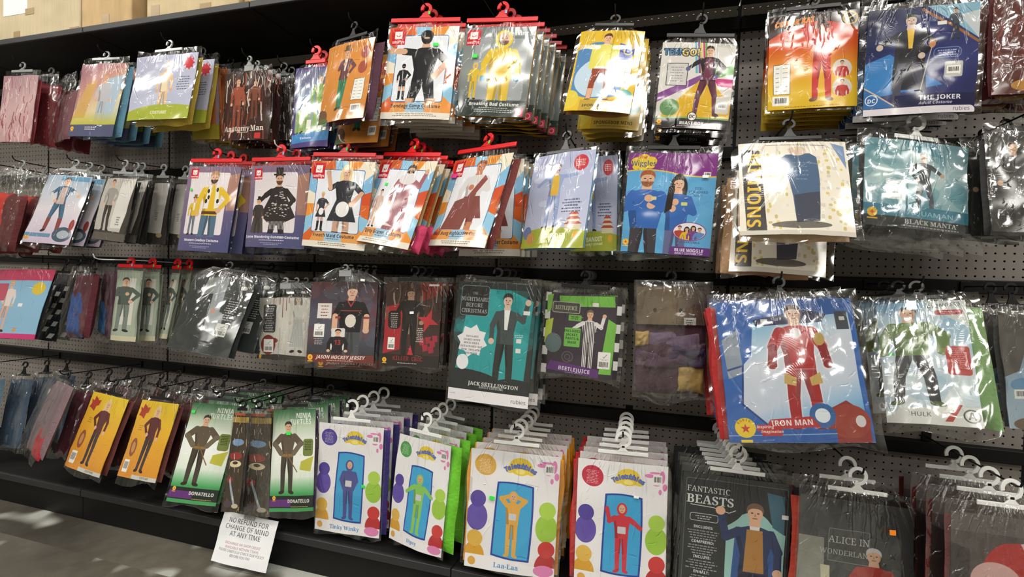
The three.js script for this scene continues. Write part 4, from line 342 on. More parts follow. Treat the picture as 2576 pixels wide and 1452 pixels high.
function pillowGeo(w, h, y0, z0, t, seed, lump = 0.004, dx = 0) { // folded costume: soft-edged slab with folds
  const n = noise2(seed), e = (u) => Math.pow(Math.max(0, 1 - Math.pow(Math.abs(2 * u - 1), 5)), 0.42);
  const side = (s) => gridGeo(12, 14, (u0, v0) => { const u = s > 0 ? u0 : 1 - u0, v = v0; const k = e(u) * e(v), ww = w * (1 + 0.03 * n(v * 4, seed)); return [dx + (u - 0.5) * ww, y0 - v * h + 0.006 * n(u * 4, 3), z0 + s * t / 2 * k + k * lump * n(u * 5 + s, v * 5)]; }, null, (u, v) => [(s > 0 ? u : 1 - u) * w / 0.16, v * h / 0.16]);
  return mergeGeometries([side(1), side(-1)]);
}
function filmGeo(w, h, y0, z0, top, bulge, seed, hole) { // polythene bag front; top narrows the bag's mouth
  const n = noise2(seed), nx = 26, ny = 30;
  const P = (u, v) => { const k = v < 0.16 ? top + (1 - top) * Math.sin(v / 0.16 * Math.PI / 2) : 1; const X = (u - 0.5) * w * (k + 0.012 * n(v * 6, seed)), Y = y0 - v * h - (v < 0.3 ? 0.02 * (1 - top) * Math.pow(2 * u - 1, 2) * (1 - v / 0.3) : 0) + 0.004 * n(u * 5, v * 2) - 0.016 * Math.pow(v, 5) * n(u * 2.6 + 3, 2) ; return [X, Y, z0 + bulge * Math.pow(Math.max(0, (1 - Math.pow(2 * u - 1, 4)) * (1 - Math.pow(2 * v - 1, 4))), 0.6) + 0.0045 * n(u * 7, v * 5) + 0.0022 * n(u * 17, v * 15)]; };
  const keep = hole ? (i, j) => { let inside = 0; for (const [a, b] of [[i, j], [i + 1, j], [i, j + 1], [i + 1, j + 1]]) { const p = P(a / nx, b / ny); if (Math.abs(p[0]) < hole.w / 2 - 0.004 && p[1] < hole.y - 0.004 && p[1] > hole.y - hole.h + 0.004) inside++; } return inside < 4; } : null;
  return gridGeo(nx, ny, P, keep);
}
const hookShape = (ro, ri, a0, a1) => { const s = new THREE.Shape(), N = 22; for (let i = 0; i <= N; i++) { const a = a0 + (a1 - a0) * i / N; s[i ? 'lineTo' : 'moveTo'](Math.cos(a) * ro, Math.sin(a) * ro); } for (let i = N; i >= 0; i--) { const a = a0 + (a1 - a0) * i / N; s.lineTo(Math.cos(a) * ri, Math.sin(a) * ri); } s.closePath(); return s; };
const ext = (s, d) => new THREE.ExtrudeGeometry(s, { depth: d, bevelEnabled: true, bevelThickness: d * 0.18, bevelSize: d * 0.18, bevelSegments: 1, curveSegments: 8 }).translate(0, 0, -d / 2);
const triBase = (y0, y1, w0, w1) => { const s = new THREE.Shape(); s.moveTo(-w0 / 2, y0); s.lineTo(w0 / 2, y0); s.quadraticCurveTo(w1 / 2, (y0 + y1) / 2, w1 / 2, y1); s.lineTo(-w1 / 2, y1); s.quadraticCurveTo(-w1 / 2, (y0 + y1) / 2, -w0 / 2, y0); return s; };
const hangerCache = new Map();
function hanger(kind, width, drop) { // returns [bar, hook]; the wire passes at the origin, the bar hangs at -drop
  const key = kind + width.toFixed(2) + drop.toFixed(2); if (hangerCache.has(key)) return hangerCache.get(key);
  const R = { red: [0.021, 0.0105], white: [0.026, 0.0175], black: [0.017, 0.011], clear: [0.018, 0.012], tab: [0.012, 0.007] }[kind], cy = -R[1];
  const th = kind === 'red' ? 0.006 : 0.004, barH = kind === 'red' ? 0.016 : kind === 'tab' ? 0.024 : 0.012;
  const bar = new RoundedBoxGeometry(width, barH, th, 2, th * 0.35).translate(0, -drop, 0);
  const low = cy - R[1], parts = [ext(hookShape(R[0], R[1], -Math.PI * 0.62, Math.PI * 1.08), th).translate(0, cy, 0)];
  const y1 = cy - R[0] * 0.86, y0 = -drop + barH / 2 - 0.001;
  if (y0 < y1) parts.push(ext(triBase(y0, y1 + 0.003, kind === 'red' ? 0.05 : 0.034, kind === 'red' ? 0.022 : 0.009), th));
  const out = [bar, mergeGeometries(parts)]; hangerCache.set(key, out); return out;
}
const ROWY = [2.135, 1.666, 1.2, 0.651], ORD = ['', 'second', 'third', 'fourth', 'fifth', 'sixth', 'seventh', 'eighth'];
let packSeed = 100;
// p: [x, y of the insert's top, z, width, height, yaw, pitch, roll]
function pack(row, p, o) {
  const [x, y, z, w, h, yaw, pitch, roll] = p, hd = o.hd ?? Math.max(0.045, Math.min(0.078, ROWY[row] - y)), seed = packSeed += 3, R = rng(seed);
  const root = new THREE.Group(), rot = new THREE.Euler(pitch, yaw, roll, 'YXZ'); root.rotation.copy(rot); root.name = numbered('costume_package');
  const hang = new THREE.Vector3(0, hd, 0).applyEuler(rot).add(new THREE.Vector3(x, y, z)); root.position.copy(hang); scene.add(root);
  const group = o.group ?? 'packages hanging together on the hook of the ' + o.short;
  tag(root, o.label, 'costume', group);
  const mx = o.mx ?? 0.008, mt = o.mt ?? 0.022, mb = o.mb ?? 0.012, t = o.t ?? 0.02;
  if (o.cloth) { const cw = w * (o.cw ?? 0.97), ch = h * (o.ch ?? 0.96); mesh('folded_costume', pillowGeo(cw, ch, -hd - h * (o.cy ?? 0.03), o.bag ? 0 : -t / 2 - 0.004, t, seed, o.lump ?? 0.003, o.dx ?? 0), clothMat(o.cloth), root); }
  if (o.cloth2) mesh('folded_costume', pillowGeo(w * o.cloth2[1], h * o.cloth2[2], -hd - h * o.cloth2[4], o.bag ? 0.004 : -t / 2 - 0.012, t * 0.9, seed + 1, 0.004, w * o.cloth2[3]), clothMat(o.cloth2[0]), root);
  if (o.cloth3) mesh('folded_costume', pillowGeo(w * o.cloth3[1], h * o.cloth3[2], -hd - h * o.cloth3[4], 0.006, t * 0.8, seed + 2, 0.004, w * o.cloth3[3]), clothMat(o.cloth3[0]), root);
  (o.cloth4 ?? []).forEach(([col, a, b, dx, dy], i) => mesh('folded_costume', pillowGeo(w * a, h * b, -hd - h * dy, 0.008 + i * 0.002, t * 0.85, seed + 3 + i, 0.007, w * dx), clothMat(col), root));
  if (o.art) mesh('printed_card', cardGeo(w, o.cardH ? h * o.cardH : h, -hd, o.bag ? t / 2 + 0.004 : 0, o.bow ?? 0.006, seed), printed(o.art, (o.cardH ? h * o.cardH : h) / w), root);
  const full = o.film === 'full', bw = w + 2 * mx, bh = h + mt + mb, by = -hd + mt;
  mesh('plastic_bag', filmGeo(bw, bh, by, full ? (o.bag ? t / 2 + 0.012 : 0.012) : -0.004, o.taper ?? 0.99, full ? 0.012 : 0, seed + 5, full ? null : { w, y: -hd, h }), film[o.crumple ? 2 : seed % 2], root);
  const kind = o.hanger ?? 'black', hw = kind === 'tab' ? 0.05 : (o.hw ?? (kind === 'red' ? w * 1.0 : Math.min(0.16, w * 0.62)));
  if (kind !== 'none') { const [b, k] = hanger(kind, hw, Math.max(0.03, hd - mt - (kind === 'red' ? 0.004 : -0.006)));
    const hb = mesh('hanger', b, PLASTIC[kind === 'tab' ? 'clear' : kind], root); mesh('hanger_hook', k, PLASTIC[kind === 'tab' ? 'clear' : kind], hb); }
  const sticker = (col, u, v, sw = 0.02, sh = 0.011) => { const m = mesh('price_sticker', boxAt(sw, sh, 0.0016, 0, 0, 0, 0.0005), stickerMat[col], root); const bow = (o.bow ?? 0.006) * (1 - (2 * u - 1) ** 2) * (0.5 + 0.5 * v); m.position.set((u - 0.5) * w, -hd - v * h, bow + 0.0045 + (full ? 0.024 : 0) + (o.bag ? t / 2 + 0.006 : 0)); m.rotation.z = (u * 7 % 0.3) - 0.15; };
  (o.stickers ?? []).forEach((a) => sticker(...a));
  if (o.hookSticker) { const m = mesh('price_sticker', boxAt(0.007, 0.012, 0.001, 0.014, -0.026, 0.005, 0.0004), stickerMat[o.hookSticker], root); }
  const n = o.n ?? 3, dz = Math.max(o.dz ?? 0.04, t + (full ? 0.046 : 0.024)) / Math.cos(pitch); let last = hang.z;
  for (let k = 1; k <= n; k++) {
    const zz = hang.z - k * dz; if (zz < (o.zmin ?? 0.085)) break; last = zz;
    const c = root.clone(); if (k > 2) c.remove(c.getObjectByName('plastic_bag')); c.name = numbered('costume_package'); c.position.set(hang.x + (R() - 0.5) * 0.006 + (o.step ?? 0) * k, hang.y, zz);
    c.rotation.set(pitch * (1 - 0.02 * k), yaw + (R() - 0.5) * 0.015, roll + (R() - 0.5) * (o.sway ?? 0.06), 'YXZ');
    tag(c, o.short + ', ' + ORD[Math.min(k, 7)] + ' from the front'); scene.add(c);
  }
  if (o.wire !== null) { // display hook: wire from the crossbar past the front hanger, turned up at its tip
    const g = new THREE.Group(); g.name = numbered('display_hook'); const onBar = Math.abs(hang.y - BAR[row]) < 0.035, by0 = onBar ? BAR[row] : hang.y - 0.012, bz0 = onBar ? 0.034 : 0.008; g.position.set(hang.x, by0, bz0); scene.add(g);
    const len = (o.tip ?? hang.z + 0.035) - bz0, dy = hang.y - 0.0028 - by0, at = hang.z - bz0;
    const curve = new THREE.CatmullRomCurve3([new THREE.Vector3(0, 0, 0), new THREE.Vector3(0, dy * 0.5, at * 0.5), new THREE.Vector3(0, dy, at), new THREE.Vector3(0, dy + 0.001, len - 0.008), new THREE.Vector3(0, dy + 0.006, len), new THREE.Vector3(0, dy + 0.022, len + 0.006)]);
    const m = o.wire === 'white' ? PLASTIC.white : black;
    mesh('wire', new THREE.TubeGeometry(curve, 26, 0.0026, 7, false), m, g); mesh('mounting_plate', boxAt(0.028, 0.034, 0.005, 0, 0.0, 0.003), black, g);
    tag(g, (o.wire === 'white' ? 'white' : 'black') + ' wire display hook that carries the ' + o.short, 'hook', 'display hooks along the shelving bars');
  }
  return root;
}

// ---------------------------------------------------------------- the packages, row by row from the top, left to right
const G = 'green', Wh = 'white';
pack(0, [-2.983, 2.073, 0.36, 0.215, 0.328, 0.06, -0.09, -0.03], { art: 'pinkred', cloth: '#8e2f3a', t: 0.03, n: 0, hanger: 'clear', short: 'pale pink package, top row left end', label: 'pale pink streaked costume bag at the left end of the top row', dz: 0.045, mt: 0.03 });
pack(0, [-2.919, 2.068, 0.28, 0.160, 0.319, 0.08, -0.05, -0.08], { bag: 1, film: 'full', cloth: '#7c1f2b', t: 0.03, n: 3, hanger: 'clear', short: 'dark red folded costume on the top row', label: 'clear bag of dark red cloth behind the pale pink package, top row left', mt: 0.04, wire: null });
pack(0, [-2.748, 2.063, 0.28, 0.249, 0.301, -0.30, -0.14, -0.08], { bag: 1, film: 'full', cloth: '#7a4a52', t: 0.02, n: 0, hanger: 'none', ch: 0.8, cy: 0.2, short: 'half-empty clear bag on the top row', label: 'mostly clear bag with a little dusky red cloth, top row left', wire: null, dz: 0.05, crumple: 1 });
pack(0, [-2.428, 2.081, 0.36, 0.260, 0.345, 0.05, -0.15, -0.04], { art: 'rainbow', cloth: '#4f7c92', t: 0.034, cw: 1.0, dx: 0.018, n: 3, hanger: 'clear', short: 'rainbow package with the grey-purple foot band', label: 'pale rainbow costume card with grey-purple foot band and teal cloth at its side', mt: 0.03 });
pack(0, [-2.031, 2.073, 0.38, 0.358, 0.285, -0.04, -0.13, -0.04], { art: 'lavender', cloth: '#b59b34', t: 0.05, ch: 1.02, n: 1, hanger: 'clear', short: 'lavender package with the green hill, top row', label: 'lavender costume card with pale figure and green hill, bulging mustard bag foot', mt: 0.03 });
pack(0, [-1.948, 2.068, 0.28, 0.145, 0.325, 0.06, 0.05, 0.00], { art: 'orangeSliver', cloth: '#b9662f', t: 0.03, n: 3, hanger: 'black', short: 'lavender and orange package edge', label: 'narrow lavender and orange package between the lavender card and the dark anatomy bag', wire: null, step: 0.02 });
pack(0, [-1.622, 1.976, 0.36, 0.258, 0.278, -0.08, -0.04, -0.03], { hd: 0.06, art: 'anatomy', cloth: '#3a1d1a', t: 0.02, n: 3, hanger: 'tab', short: 'dark brown anatomy package', label: 'dark brown shiny bag lettered Anatomy Man with reddish figures', crumple: 1, taper: 0.9 });
pack(0, [-1.521, 1.973, 0.28, 0.097, 0.260, 0.03, -0.04, -0.02], { hd: 0.06, art: 'darkSliver', cloth: '#241a18', t: 0.02, n: 3, hanger: 'black', short: 'narrow black crinkled top row bag', label: 'narrow black crinkled bag right of the dark brown anatomy package', crumple: 1 });
pack(0, [-1.326, 1.981, 0.33, 0.167, 0.326, 0.04, -0.11, 0.01], { art: 'greenpurple', cloth: '#3c2f5e', t: 0.02, n: 3, hanger: 'red', hw: 0.09, short: 'purple and green package', label: 'purple bordered bag with green figures and blue foot label, half behind the orange package', taper: 0.8, mt: 0.02 });
pack(0, [-1.112, 2.023, 0.40, 0.238, 0.305, -0.24, -0.15, -0.01], { art: 'orange', cloth: '#4a2438', t: 0.05, cw: 1.0, dx: 0.02, n: 0, hanger: 'black', short: 'orange top-hat package', label: 'orange costume card turned sideways with a top-hatted man in green trousers', bow: 0.014, mt: 0.03 });
pack(0, [-1.125, 2.043, 0.24, 0.178, 0.407, 0.06, -0.34, 0.03], { art: 'orange', cloth: '#4a2438', t: 0.03, n: 2, hanger: 'none', short: 'lower orange top-hat package', label: 'orange costume card hanging lower, mostly hidden behind the turned orange one', wire: null, group: 'packages hanging together on the hook of the orange top-hat package' });
pack(0, [-0.827, 2.059, 0.38, 0.265, 0.336, 0.07, -0.08, -0.06], { art: 'maskman', cloth: '#b9b0a2', t: 0.016, n: 6, dz: 0.042, hanger: 'red', hookSticker: G, stickers: [[G, 0.7, 0.2]], short: 'top row package with black outfit figure', label: 'orange and blue card with a figure in a black outfit, topmost on a red hanger', step: 0.004 });
pack(0, [-0.547, 2.038, 0.36, 0.260, 0.314, 0.00, -0.07, -0.09], { art: 'yellowsuit', cloth: '#d39a2a', t: 0.022, n: 5, dz: 0.044, hanger: 'red', hookSticker: 'blue', stickers: [[G, 0.2, 0.33, 0.018, 0.013]], short: 'grey package with yellow hooded suit', label: 'grey card with a bearded man in yellow hooded overalls on a red hanger', step: 0.012 });
pack(0, [-0.164, 1.981, 0.36, 0.206, 0.304, 0.03, -0.31, -0.12], { hd: 0.062, art: 'sponge', cloth: '#8c5a24', t: 0.03, n: 0, hanger: 'black', taper: 0.55, mt: 0.035, mx: 0.012, short: 'upper yellow package of the top row', label: 'yellow and blue costume card with figure in square yellow tabard, upper of the two', bow: 0.012 });
pack(0, [-0.153, 2.010, 0.24, 0.201, 0.355, 0.05, -0.30, -0.07], { hd: 0.06, art: 'sponge', cloth: '#b59434', t: 0.03, n: 3, dz: 0.045, hanger: 'black', taper: 0.7, short: 'lower yellow package of the top row', label: 'yellow and blue costume card hanging lower behind its twin in front of the pegboard', wire: null, group: 'packages hanging together on the hook of the upper yellow package of the top row' });
pack(0, [0.102, 1.919, 0.36, 0.218, 0.269, 0.09, -0.06, -0.07], { hd: 0.085, art: 'go', cloth: '#3a2634', t: 0.02, n: 2, dz: 0.09, hanger: 'black', hw: 0.2, mt: 0.03, taper: 0.8, short: 'white package with plum bodysuit figure', label: 'white, yellow and magenta card with a striding figure in a plum bodysuit' });
pack(0, [0.411, 1.972, 0.36, 0.232, 0.279, 0.04, -0.05, 0.01], { hd: 0.05, art: 'karate', cloth: '#7a1d18', t: 0.018, n: 5, dz: 0.044, hanger: 'black', mt: 0.026, mx: 0.006, step: 0.006, short: 'red and yellow kicking figure package', label: 'red to yellow card with a figure in a red suit kicking, two round inset pictures' });
pack(0, [0.664, 1.941, 0.40, 0.256, 0.287, 0.01, -0.00, 0.00], { hd: 0.06, art: 'bluecard', cloth: '#17161c', t: 0.03, n: 3, dz: 0.06, hanger: 'black', mt: 0.05, mx: 0.016, mb: 0.02, short: 'navy package with the white foot band', label: 'navy blue costume card with yellow neckerchief figure and white foot band' });
pack(0, [0.929, 1.973, 0.36, 0.196, 0.278, 0.10, -0.07, -0.01], { hd: 0.06, art: 'redgold', cloth: '#5a1f20', t: 0.03, n: 2, hanger: 'black', film: 'full', crumple: 1, short: 'dark red package at the top right edge', label: 'dark red costume bag cut off by the right edge of the photo, top row' });
// row two
pack(1, [-3.220, 1.607, 0.36, 0.217, 0.409, -0.01, -0.16, 0.01], { bag: 1, film: 'full', cloth: '#8a2a28', t: 0.04, n: 2, hanger: 'clear', ch: 0.7, cy: 0.28, short: 'red cloth bag, second row far left', label: 'clear bag of red cloth cut off at the left edge, second row', mt: 0.02 });
pack(1, [-3.000, 1.595, 0.36, 0.180, 0.378, 0.08, -0.17, -0.05], { bag: 1, film: 'full', cloth: '#5d1c1e', cloth2: ['#c92a20', 0.5, 0.5, -0.24, 0.25], t: 0.045, n: 2, hanger: 'clear', ch: 0.72, cy: 0.26, short: 'red and maroon cloth bag, second row', label: 'clear bag with bright red over maroon cloth, second row left', mt: 0.02, crumple: 1 });
pack(1, [-2.611, 1.578, 0.38, 0.224, 0.336, 0.22, -0.31, -0.05], { art: 'bluesuit', cloth: '#2c2a30', t: 0.03, n: 2, hanger: 'clear', mt: 0.036, taper: 0.8, short: 'white package with blue suited figure', label: 'leaning bag with a figure in a blue suit and pale sleeves, second row left' });
pack(1, [-2.292, 1.560, 0.38, 0.214, 0.285, -0.05, -0.17, -0.07], { art: 'skeletonrow', cloth: '#211e1d', t: 0.025, n: 1, dz: 0.04, hanger: 'clear', mt: 0.03, crumple: 1, short: 'black and white slim woman package', label: 'black and white bag with slim woman in black trousers, front of a row of slivers' });
pack(1, [-2.286, 1.564, 0.30, 0.116, 0.291, 0.04, -0.09, -0.04], { art: 'skeletonside', cloth: '#211e1d', t: 0.02, n: 5, dz: 0.042, step: 0.075, sway: 0.02, hanger: 'clear', mt: 0.03, short: 'grey and black letter column sliver', label: 'grey and black bag with a column of letters, first in the overlapping slivers', wire: null, crumple: 1 });
pack(1, [-1.789, 1.599, 0.36, 0.268, 0.363, 0.01, -0.14, -0.03], { art: 'cowboy', cloth: '#2f3352', t: 0.018, n: 5, dz: 0.05, step: 0.02, hanger: 'red', hookSticker: 'blue', stickers: [[G, 0.12, 0.28, 0.01, 0.01]], short: 'indigo package with yellow shirted man', label: 'indigo bordered card with a man in yellow shirt, cow-print waistcoat and jeans' });
pack(1, [-1.459, 1.592, 0.36, 0.283, 0.331, 0.00, -0.06, -0.02], { art: 'poncho', cloth: '#35304a', t: 0.018, n: 3, dz: 0.07, hanger: 'red', hookSticker: 'blue', wire: 'white', step: 0.012, short: 'indigo package with black poncho man', label: 'indigo bordered card with a man in a fringed black poncho on a red hanger' });
pack(1, [-1.154, 1.594, 0.38, 0.287, 0.332, -0.05, -0.09, -0.06], { art: 'maid', cloth: '#b9ad9a', t: 0.018, n: 4, dz: 0.05, hanger: 'red', hookSticker: G, wire: 'white', short: 'orange and blue maid outfit package', label: 'orange and blue card with blonde figure in black maid dress and white apron' });
pack(1, [-0.878, 1.586, 0.38, 0.306, 0.326, -0.32, -0.29, -0.13], { art: 'granny', cloth: '#c9a86a', cloth2: ['#b8305a', 0.3, 0.3, 0.44, 0.7], t: 0.03, n: 3, dz: 0.055, hanger: 'red', hookSticker: G, stickers: [[G, 0.28, 0.3, 0.014, 0.011]], short: 'orange and blue pink dress package', label: 'orange and blue card with bespectacled figure in a pink patterned dress' });
pack(1, [-0.577, 1.580, 0.42, 0.291, 0.326, -0.46, -0.32, -0.05], { art: 'highland', cloth: '#6a2a26', t: 0.045, cw: 1.0, dx: 0.012, n: 0, hanger: 'red', hookSticker: G, stickers: [['pink', 0.1, 0.2, 0.03, 0.016]], short: 'turned brown kilt package', label: 'turned orange and blue card with red-haired man in a brown kilt and sash' });
pack(1, [-0.596, 1.609, 0.25, 0.234, 0.363, 0.01, -0.14, 0.02], { art: 'highland', cloth: '#b9ad9a', t: 0.02, n: 4, dz: 0.042, hanger: 'none', short: 'lower brown kilt package', label: 'brown kilt costume card partly hidden behind its turned twin, hanging lower', wire: null, step: 0.006, group: 'packages hanging together on the hook of the turned brown kilt package' });
pack(1, [-0.305, 1.591, 0.38, 0.227, 0.329, -0.31, -0.25, 0.01], { art: 'bandit', cloth: '#7fb0d4', t: 0.03, n: 0, hanger: 'black', mt: 0.014, short: 'lavender package with the red balloon', label: 'lavender card with blue suited man, red balloon badge and green hill, front one' });
pack(1, [-0.218, 1.599, 0.28, 0.158, 0.327, -0.07, -0.07, 0.03], { art: 'bandit', cloth: '#86b8dc', t: 0.035, n: 3, dz: 0.05, hanger: 'none', short: 'second lavender package with the red balloon', label: 'lavender card with red balloon badge, showing only its right edge behind its twin', wire: null, group: 'packages hanging together on the hook of the lavender package with the red balloon' });
pack(1, [0.037, 1.583, 0.36, 0.268, 0.320, -0.01, -0.07, -0.05], { art: 'wiggle', cloth: '#23212a', t: 0.02, n: 3, dz: 0.06, hanger: 'black', mt: 0.024, mb: 0.012, mx: 0.012, bow: 0.004, stickers: [[Wh, 0.88, 0.23, 0.018, 0.009]], short: 'purple and sky blue package', label: 'purple and sky blue card with a man and a woman in blue sweatshirts' });
pack(1, [0.349, 1.579, 0.44, 0.271, 0.296, 0.02, -0.41, -0.01], { art: 'yellowspots', cloth: '#cfae86', t: 0.06, n: 0, hanger: 'black', taper: 0.75, mt: 0.02, mx: 0.02, bow: 0.014, short: 'upper cream package with yellow spots', label: 'puffy cream bag with yellow spots and a figure in blue, upper of two' });
pack(1, [0.360, 1.531, 0.30, 0.251, 0.343, -0.09, -0.35, -0.05], { art: 'yellowspots', cloth: '#c79a70', t: 0.06, dx: -0.03, n: 1, dz: 0.11, hanger: 'black', mx: 0.02, bow: 0.012, short: 'lower cream package with yellow spots', label: 'puffy cream bag with yellow spots, lower one hanging behind its twin', wire: null, group: 'packages hanging together on the hook of the upper cream package with yellow spots' });
pack(1, [0.673, 1.582, 0.38, 0.285, 0.249, 0.30, -0.16, -0.09], { art: 'teal', cloth: '#2c2e30', t: 0.04, n: 3, dz: 0.06, hanger: 'white', hw: 0.12, mx: 0.03, mt: 0.02, mb: 0.05, film: 'full', bow: 0.012, short: 'teal and white glossy package', label: 'glossy teal and white card in a baggy clear bag on a white hanger' });
pack(1, [0.942, 1.598, 0.36, 0.237, 0.272, 0.25, -0.17, -0.04], { art: 'edgeblue', cloth: '#2a2928', t: 0.05, n: 2, dz: 0.075, hanger: 'black', mx: 0.02, film: 'full', short: 'black and pale blue package, second row right edge', label: 'clear bag with black cloth and pale blue card at the right edge, second row' });
// row three
pack(2, [-2.960, 1.135, 0.36, 0.393, 0.338, 0.04, -0.28, 0.03], { art: 'retro', cloth: '#2b2c33', t: 0.03, n: 0, hanger: 'none', mt: 0.02, short: 'sky blue package with the pink head band', label: 'sky blue card with pink head band and yellow badge, left end of third row' });
pack(2, [-2.897, 1.114, 0.24, 0.199, 0.336, -0.06, -0.28, -0.01], { art: 'checks', cloth: '#23252b', t: 0.03, n: 2, hanger: 'black', mt: 0.02, short: 'black and white checked cloth bag', label: 'clear bag of black cloth with white check blocks beside the sky blue card', wire: null });
pack(2, [-2.579, 1.136, 0.32, 0.133, 0.313, 0.04, -0.16, 0.00], { bag: 1, film: 'full', cloth: '#5a1c2a', cloth2: ['#24498c', 0.72, 0.74, -0.12, 0.24], t: 0.05, n: 0, hanger: 'black', mt: 0.02, short: 'quilted blue and red cloth bag', label: 'clear bag with a quilted blue sleeve over dark red cloth, third row' });
pack(2, [-2.526, 1.154, 0.26, 0.093, 0.337, 0.03, -0.06, 0.01], { bag: 1, film: 'full', cloth: '#5a3448', cloth2: ['#2d6a9c', 0.5, 0.5, -0.25, 0.45], t: 0.03, n: 2, hanger: 'black', mt: 0.02, short: 'narrow purple and blue cloth bag', label: 'narrow clear bag of purple and blue cloth beside the quilted blue one', wire: null });
pack(2, [-2.322, 1.149, 0.32, 0.148, 0.323, 0.02, -0.10, 0.00], { art: 'greyred', cloth: '#7f8676', t: 0.025, n: 0, hanger: 'red', hookSticker: 'blue', wire: 'white', tip: 0.47, short: 'grey-green package on a red hanger', label: 'grey-green card on a red hanger, front one of three on the white hook' });
pack(2, [-2.268, 1.145, 0.26, 0.108, 0.321, 0.00, -0.09, 0.01], { art: 'greyred', cloth: '#7f8676', t: 0.025, n: 0, hanger: 'red', hookSticker: G, short: 'second grey-green package', label: 'grey-green card on a red hanger, middle one of three on the white hook', wire: null, group: 'packages hanging together on the hook of the grey-green package on a red hanger' });
pack(2, [-2.195, 1.142, 0.20, 0.057, 0.312, -0.01, -0.18, -0.03], { art: 'greyred', cloth: '#7f8676', t: 0.025, n: 1, hanger: 'red', hookSticker: G, short: 'third grey-green package', label: 'narrow grey-green card on a red hanger, rear one of three on the white hook', wire: null, step: 0.01, group: 'packages hanging together on the hook of the grey-green package on a red hanger' });
pack(2, [-1.667, 1.138, 0.42, 0.294, 0.312, 0.06, -0.35, -0.09], { art: 'suit', cloth: '#25282a', t: 0.06, n: 3, dz: 0.075, hanger: 'black', film: 'full', taper: 0.55, mt: 0.036, mx: 0.014, mb: 0.02, bow: 0.02, short: 'puffy dark grey suit package', label: 'puffy clear bag with dark grey suit and pale grey shirt, third row left' });
pack(2, [-1.445, 1.062, 0.34, 0.234, 0.248, 0.06, -0.11, 0.04], { art: 'bloodcard', cloth: '#3c3b38', t: 0.02, n: 3, dz: 0.06, hanger: 'tab', taper: 0.45, mt: 0.07, crumple: 1, stickers: [[Wh, 0.66, -0.08, 0.018, 0.009]], short: 'off-white package with grey dress woman', label: 'off-white card splashed dark red with a pale woman in a long grey dress' });
pack(2, [-1.137, 1.137, 0.38, 0.274, 0.304, 0.10, -0.14, 0.03], { art: 'jersey', cloth: '#2a2426', t: 0.02, n: 0, hanger: 'tab', taper: 0.42, mt: 0.056, stickers: [[Wh, 0.78, -0.02, 0.018, 0.009]], short: 'front dark package with the rust foot band', label: 'dark card with a person in a black and red jersey, rust foot band, front one', crumple: 1 });
pack(2, [-1.165, 1.124, 0.30, 0.282, 0.331, 0.10, -0.06, 0.03], { art: 'jersey', cloth: '#2a2426', t: 0.02, n: 3, dz: 0.055, hanger: 'tab', taper: 0.6, mt: 0.03, short: 'rear dark package with the rust foot band', label: 'dark card with rust foot band showing only its foot below its front twin', wire: null, group: 'packages hanging together on the hook of the front dark package with the rust foot band' });
pack(2, [-0.853, 1.143, 0.36, 0.223, 0.307, 0.02, -0.12, 0.02], { art: 'redblack', cloth: '#2a2322', t: 0.02, n: 3, dz: 0.06, hanger: 'black', mx: 0.016, mt: 0.02, mb: 0.014, crumple: 1, stickers: [[Wh, 0.5, 0.36, 0.016, 0.009]], short: 'red and black package with red block letters', label: 'red and black card with red block letters at its foot, third row' });
pack(2, [-0.507, 1.156, 0.44, 0.280, 0.398, -0.03, -0.12, -0.02], { art: 'tealcard', cloth: '#232626', t: 0.02, n: 0, hanger: 'black', mx: 0.012, mt: 0.02, mb: 0.012, bow: 0.004, short: 'tall teal waving figure package', label: 'tall black and teal card with a waving person in a dark suit, front one' });
pack(2, [-0.514, 1.147, 0.32, 0.283, 0.410, 0.07, -0.16, -0.01], { art: 'tealcard', cloth: '#232626', t: 0.02, n: 2, dz: 0.08, hanger: 'black', mx: 0.01, short: 'rear tall teal package', label: 'tall black and teal card showing only its right edge behind its front twin', wire: null, group: 'packages hanging together on the hook of the tall teal waving figure package' });
pack(2, [-0.227, 1.126, 0.36, 0.252, 0.272, 0.09, -0.04, -0.04], { art: 'stripes', cloth: '#33302c', t: 0.02, n: 3, dz: 0.06, hanger: 'black', mx: 0.012, mt: 0.032, mb: 0.02, taper: 0.96, crumple: 1, short: 'green and black striped suit package', label: 'green and black card with a figure in a black and white striped suit' });
pack(2, [0.048, 1.162, 0.34, 0.220, 0.353, 0.14, -0.00, 0.02], { bag: 1, film: 'full', art: 'cardtop', cardH: 0.34, cloth: '#4a2c3c', lump: 0.012, cloth2: ['#b8985a', 0.4, 0.26, 0.28, 0.7], cloth3: ['#75607a', 0.9, 0.16, 0.0, 0.4], cloth4: [['#5d4258', 0.98, 0.22, 0, 0.52], ['#b8985a', 0.2, 0.14, -0.4, 0.4], ['#3a2f52', 0.55, 0.18, 0.2, 0.54]], t: 0.045, n: 2, dz: 0.08, hanger: 'black', short: 'purple cloth package with the brown card top', label: 'clear bag of dark purple and mustard cloth under a brown cardboard header', mx: 0.01, mt: 0.02 });
pack(2, [0.341, 1.135, 0.46, 0.358, 0.382, 0.13, -0.26, 0.08], { art: 'ironsuit', cloth: '#a51f1f', t: 0.05, cw: 1.03, dx: -0.012, n: 2, dz: 0.11, hanger: 'black', mx: 0.016, mt: 0.024, mb: 0.024, film: 'full', bow: 0.012, short: 'large blue package with red-gold suit', label: 'large bright blue card with a person in a red and gold suit, third row right' });
pack(2, [0.699, 1.142, 0.38, 0.190, 0.331, -0.43, -0.34, 0.14], { art: 'green', cloth: '#6d8f58', t: 0.05, cw: 1.04, dx: 0.03, n: 2, dz: 0.085, hanger: 'black', mx: 0.03, mt: 0.02, mb: 0.024, film: 'full', bow: 0.014, short: 'white package with green muscle suit', label: 'white and pale blue card with a person in a green muscle suit' });
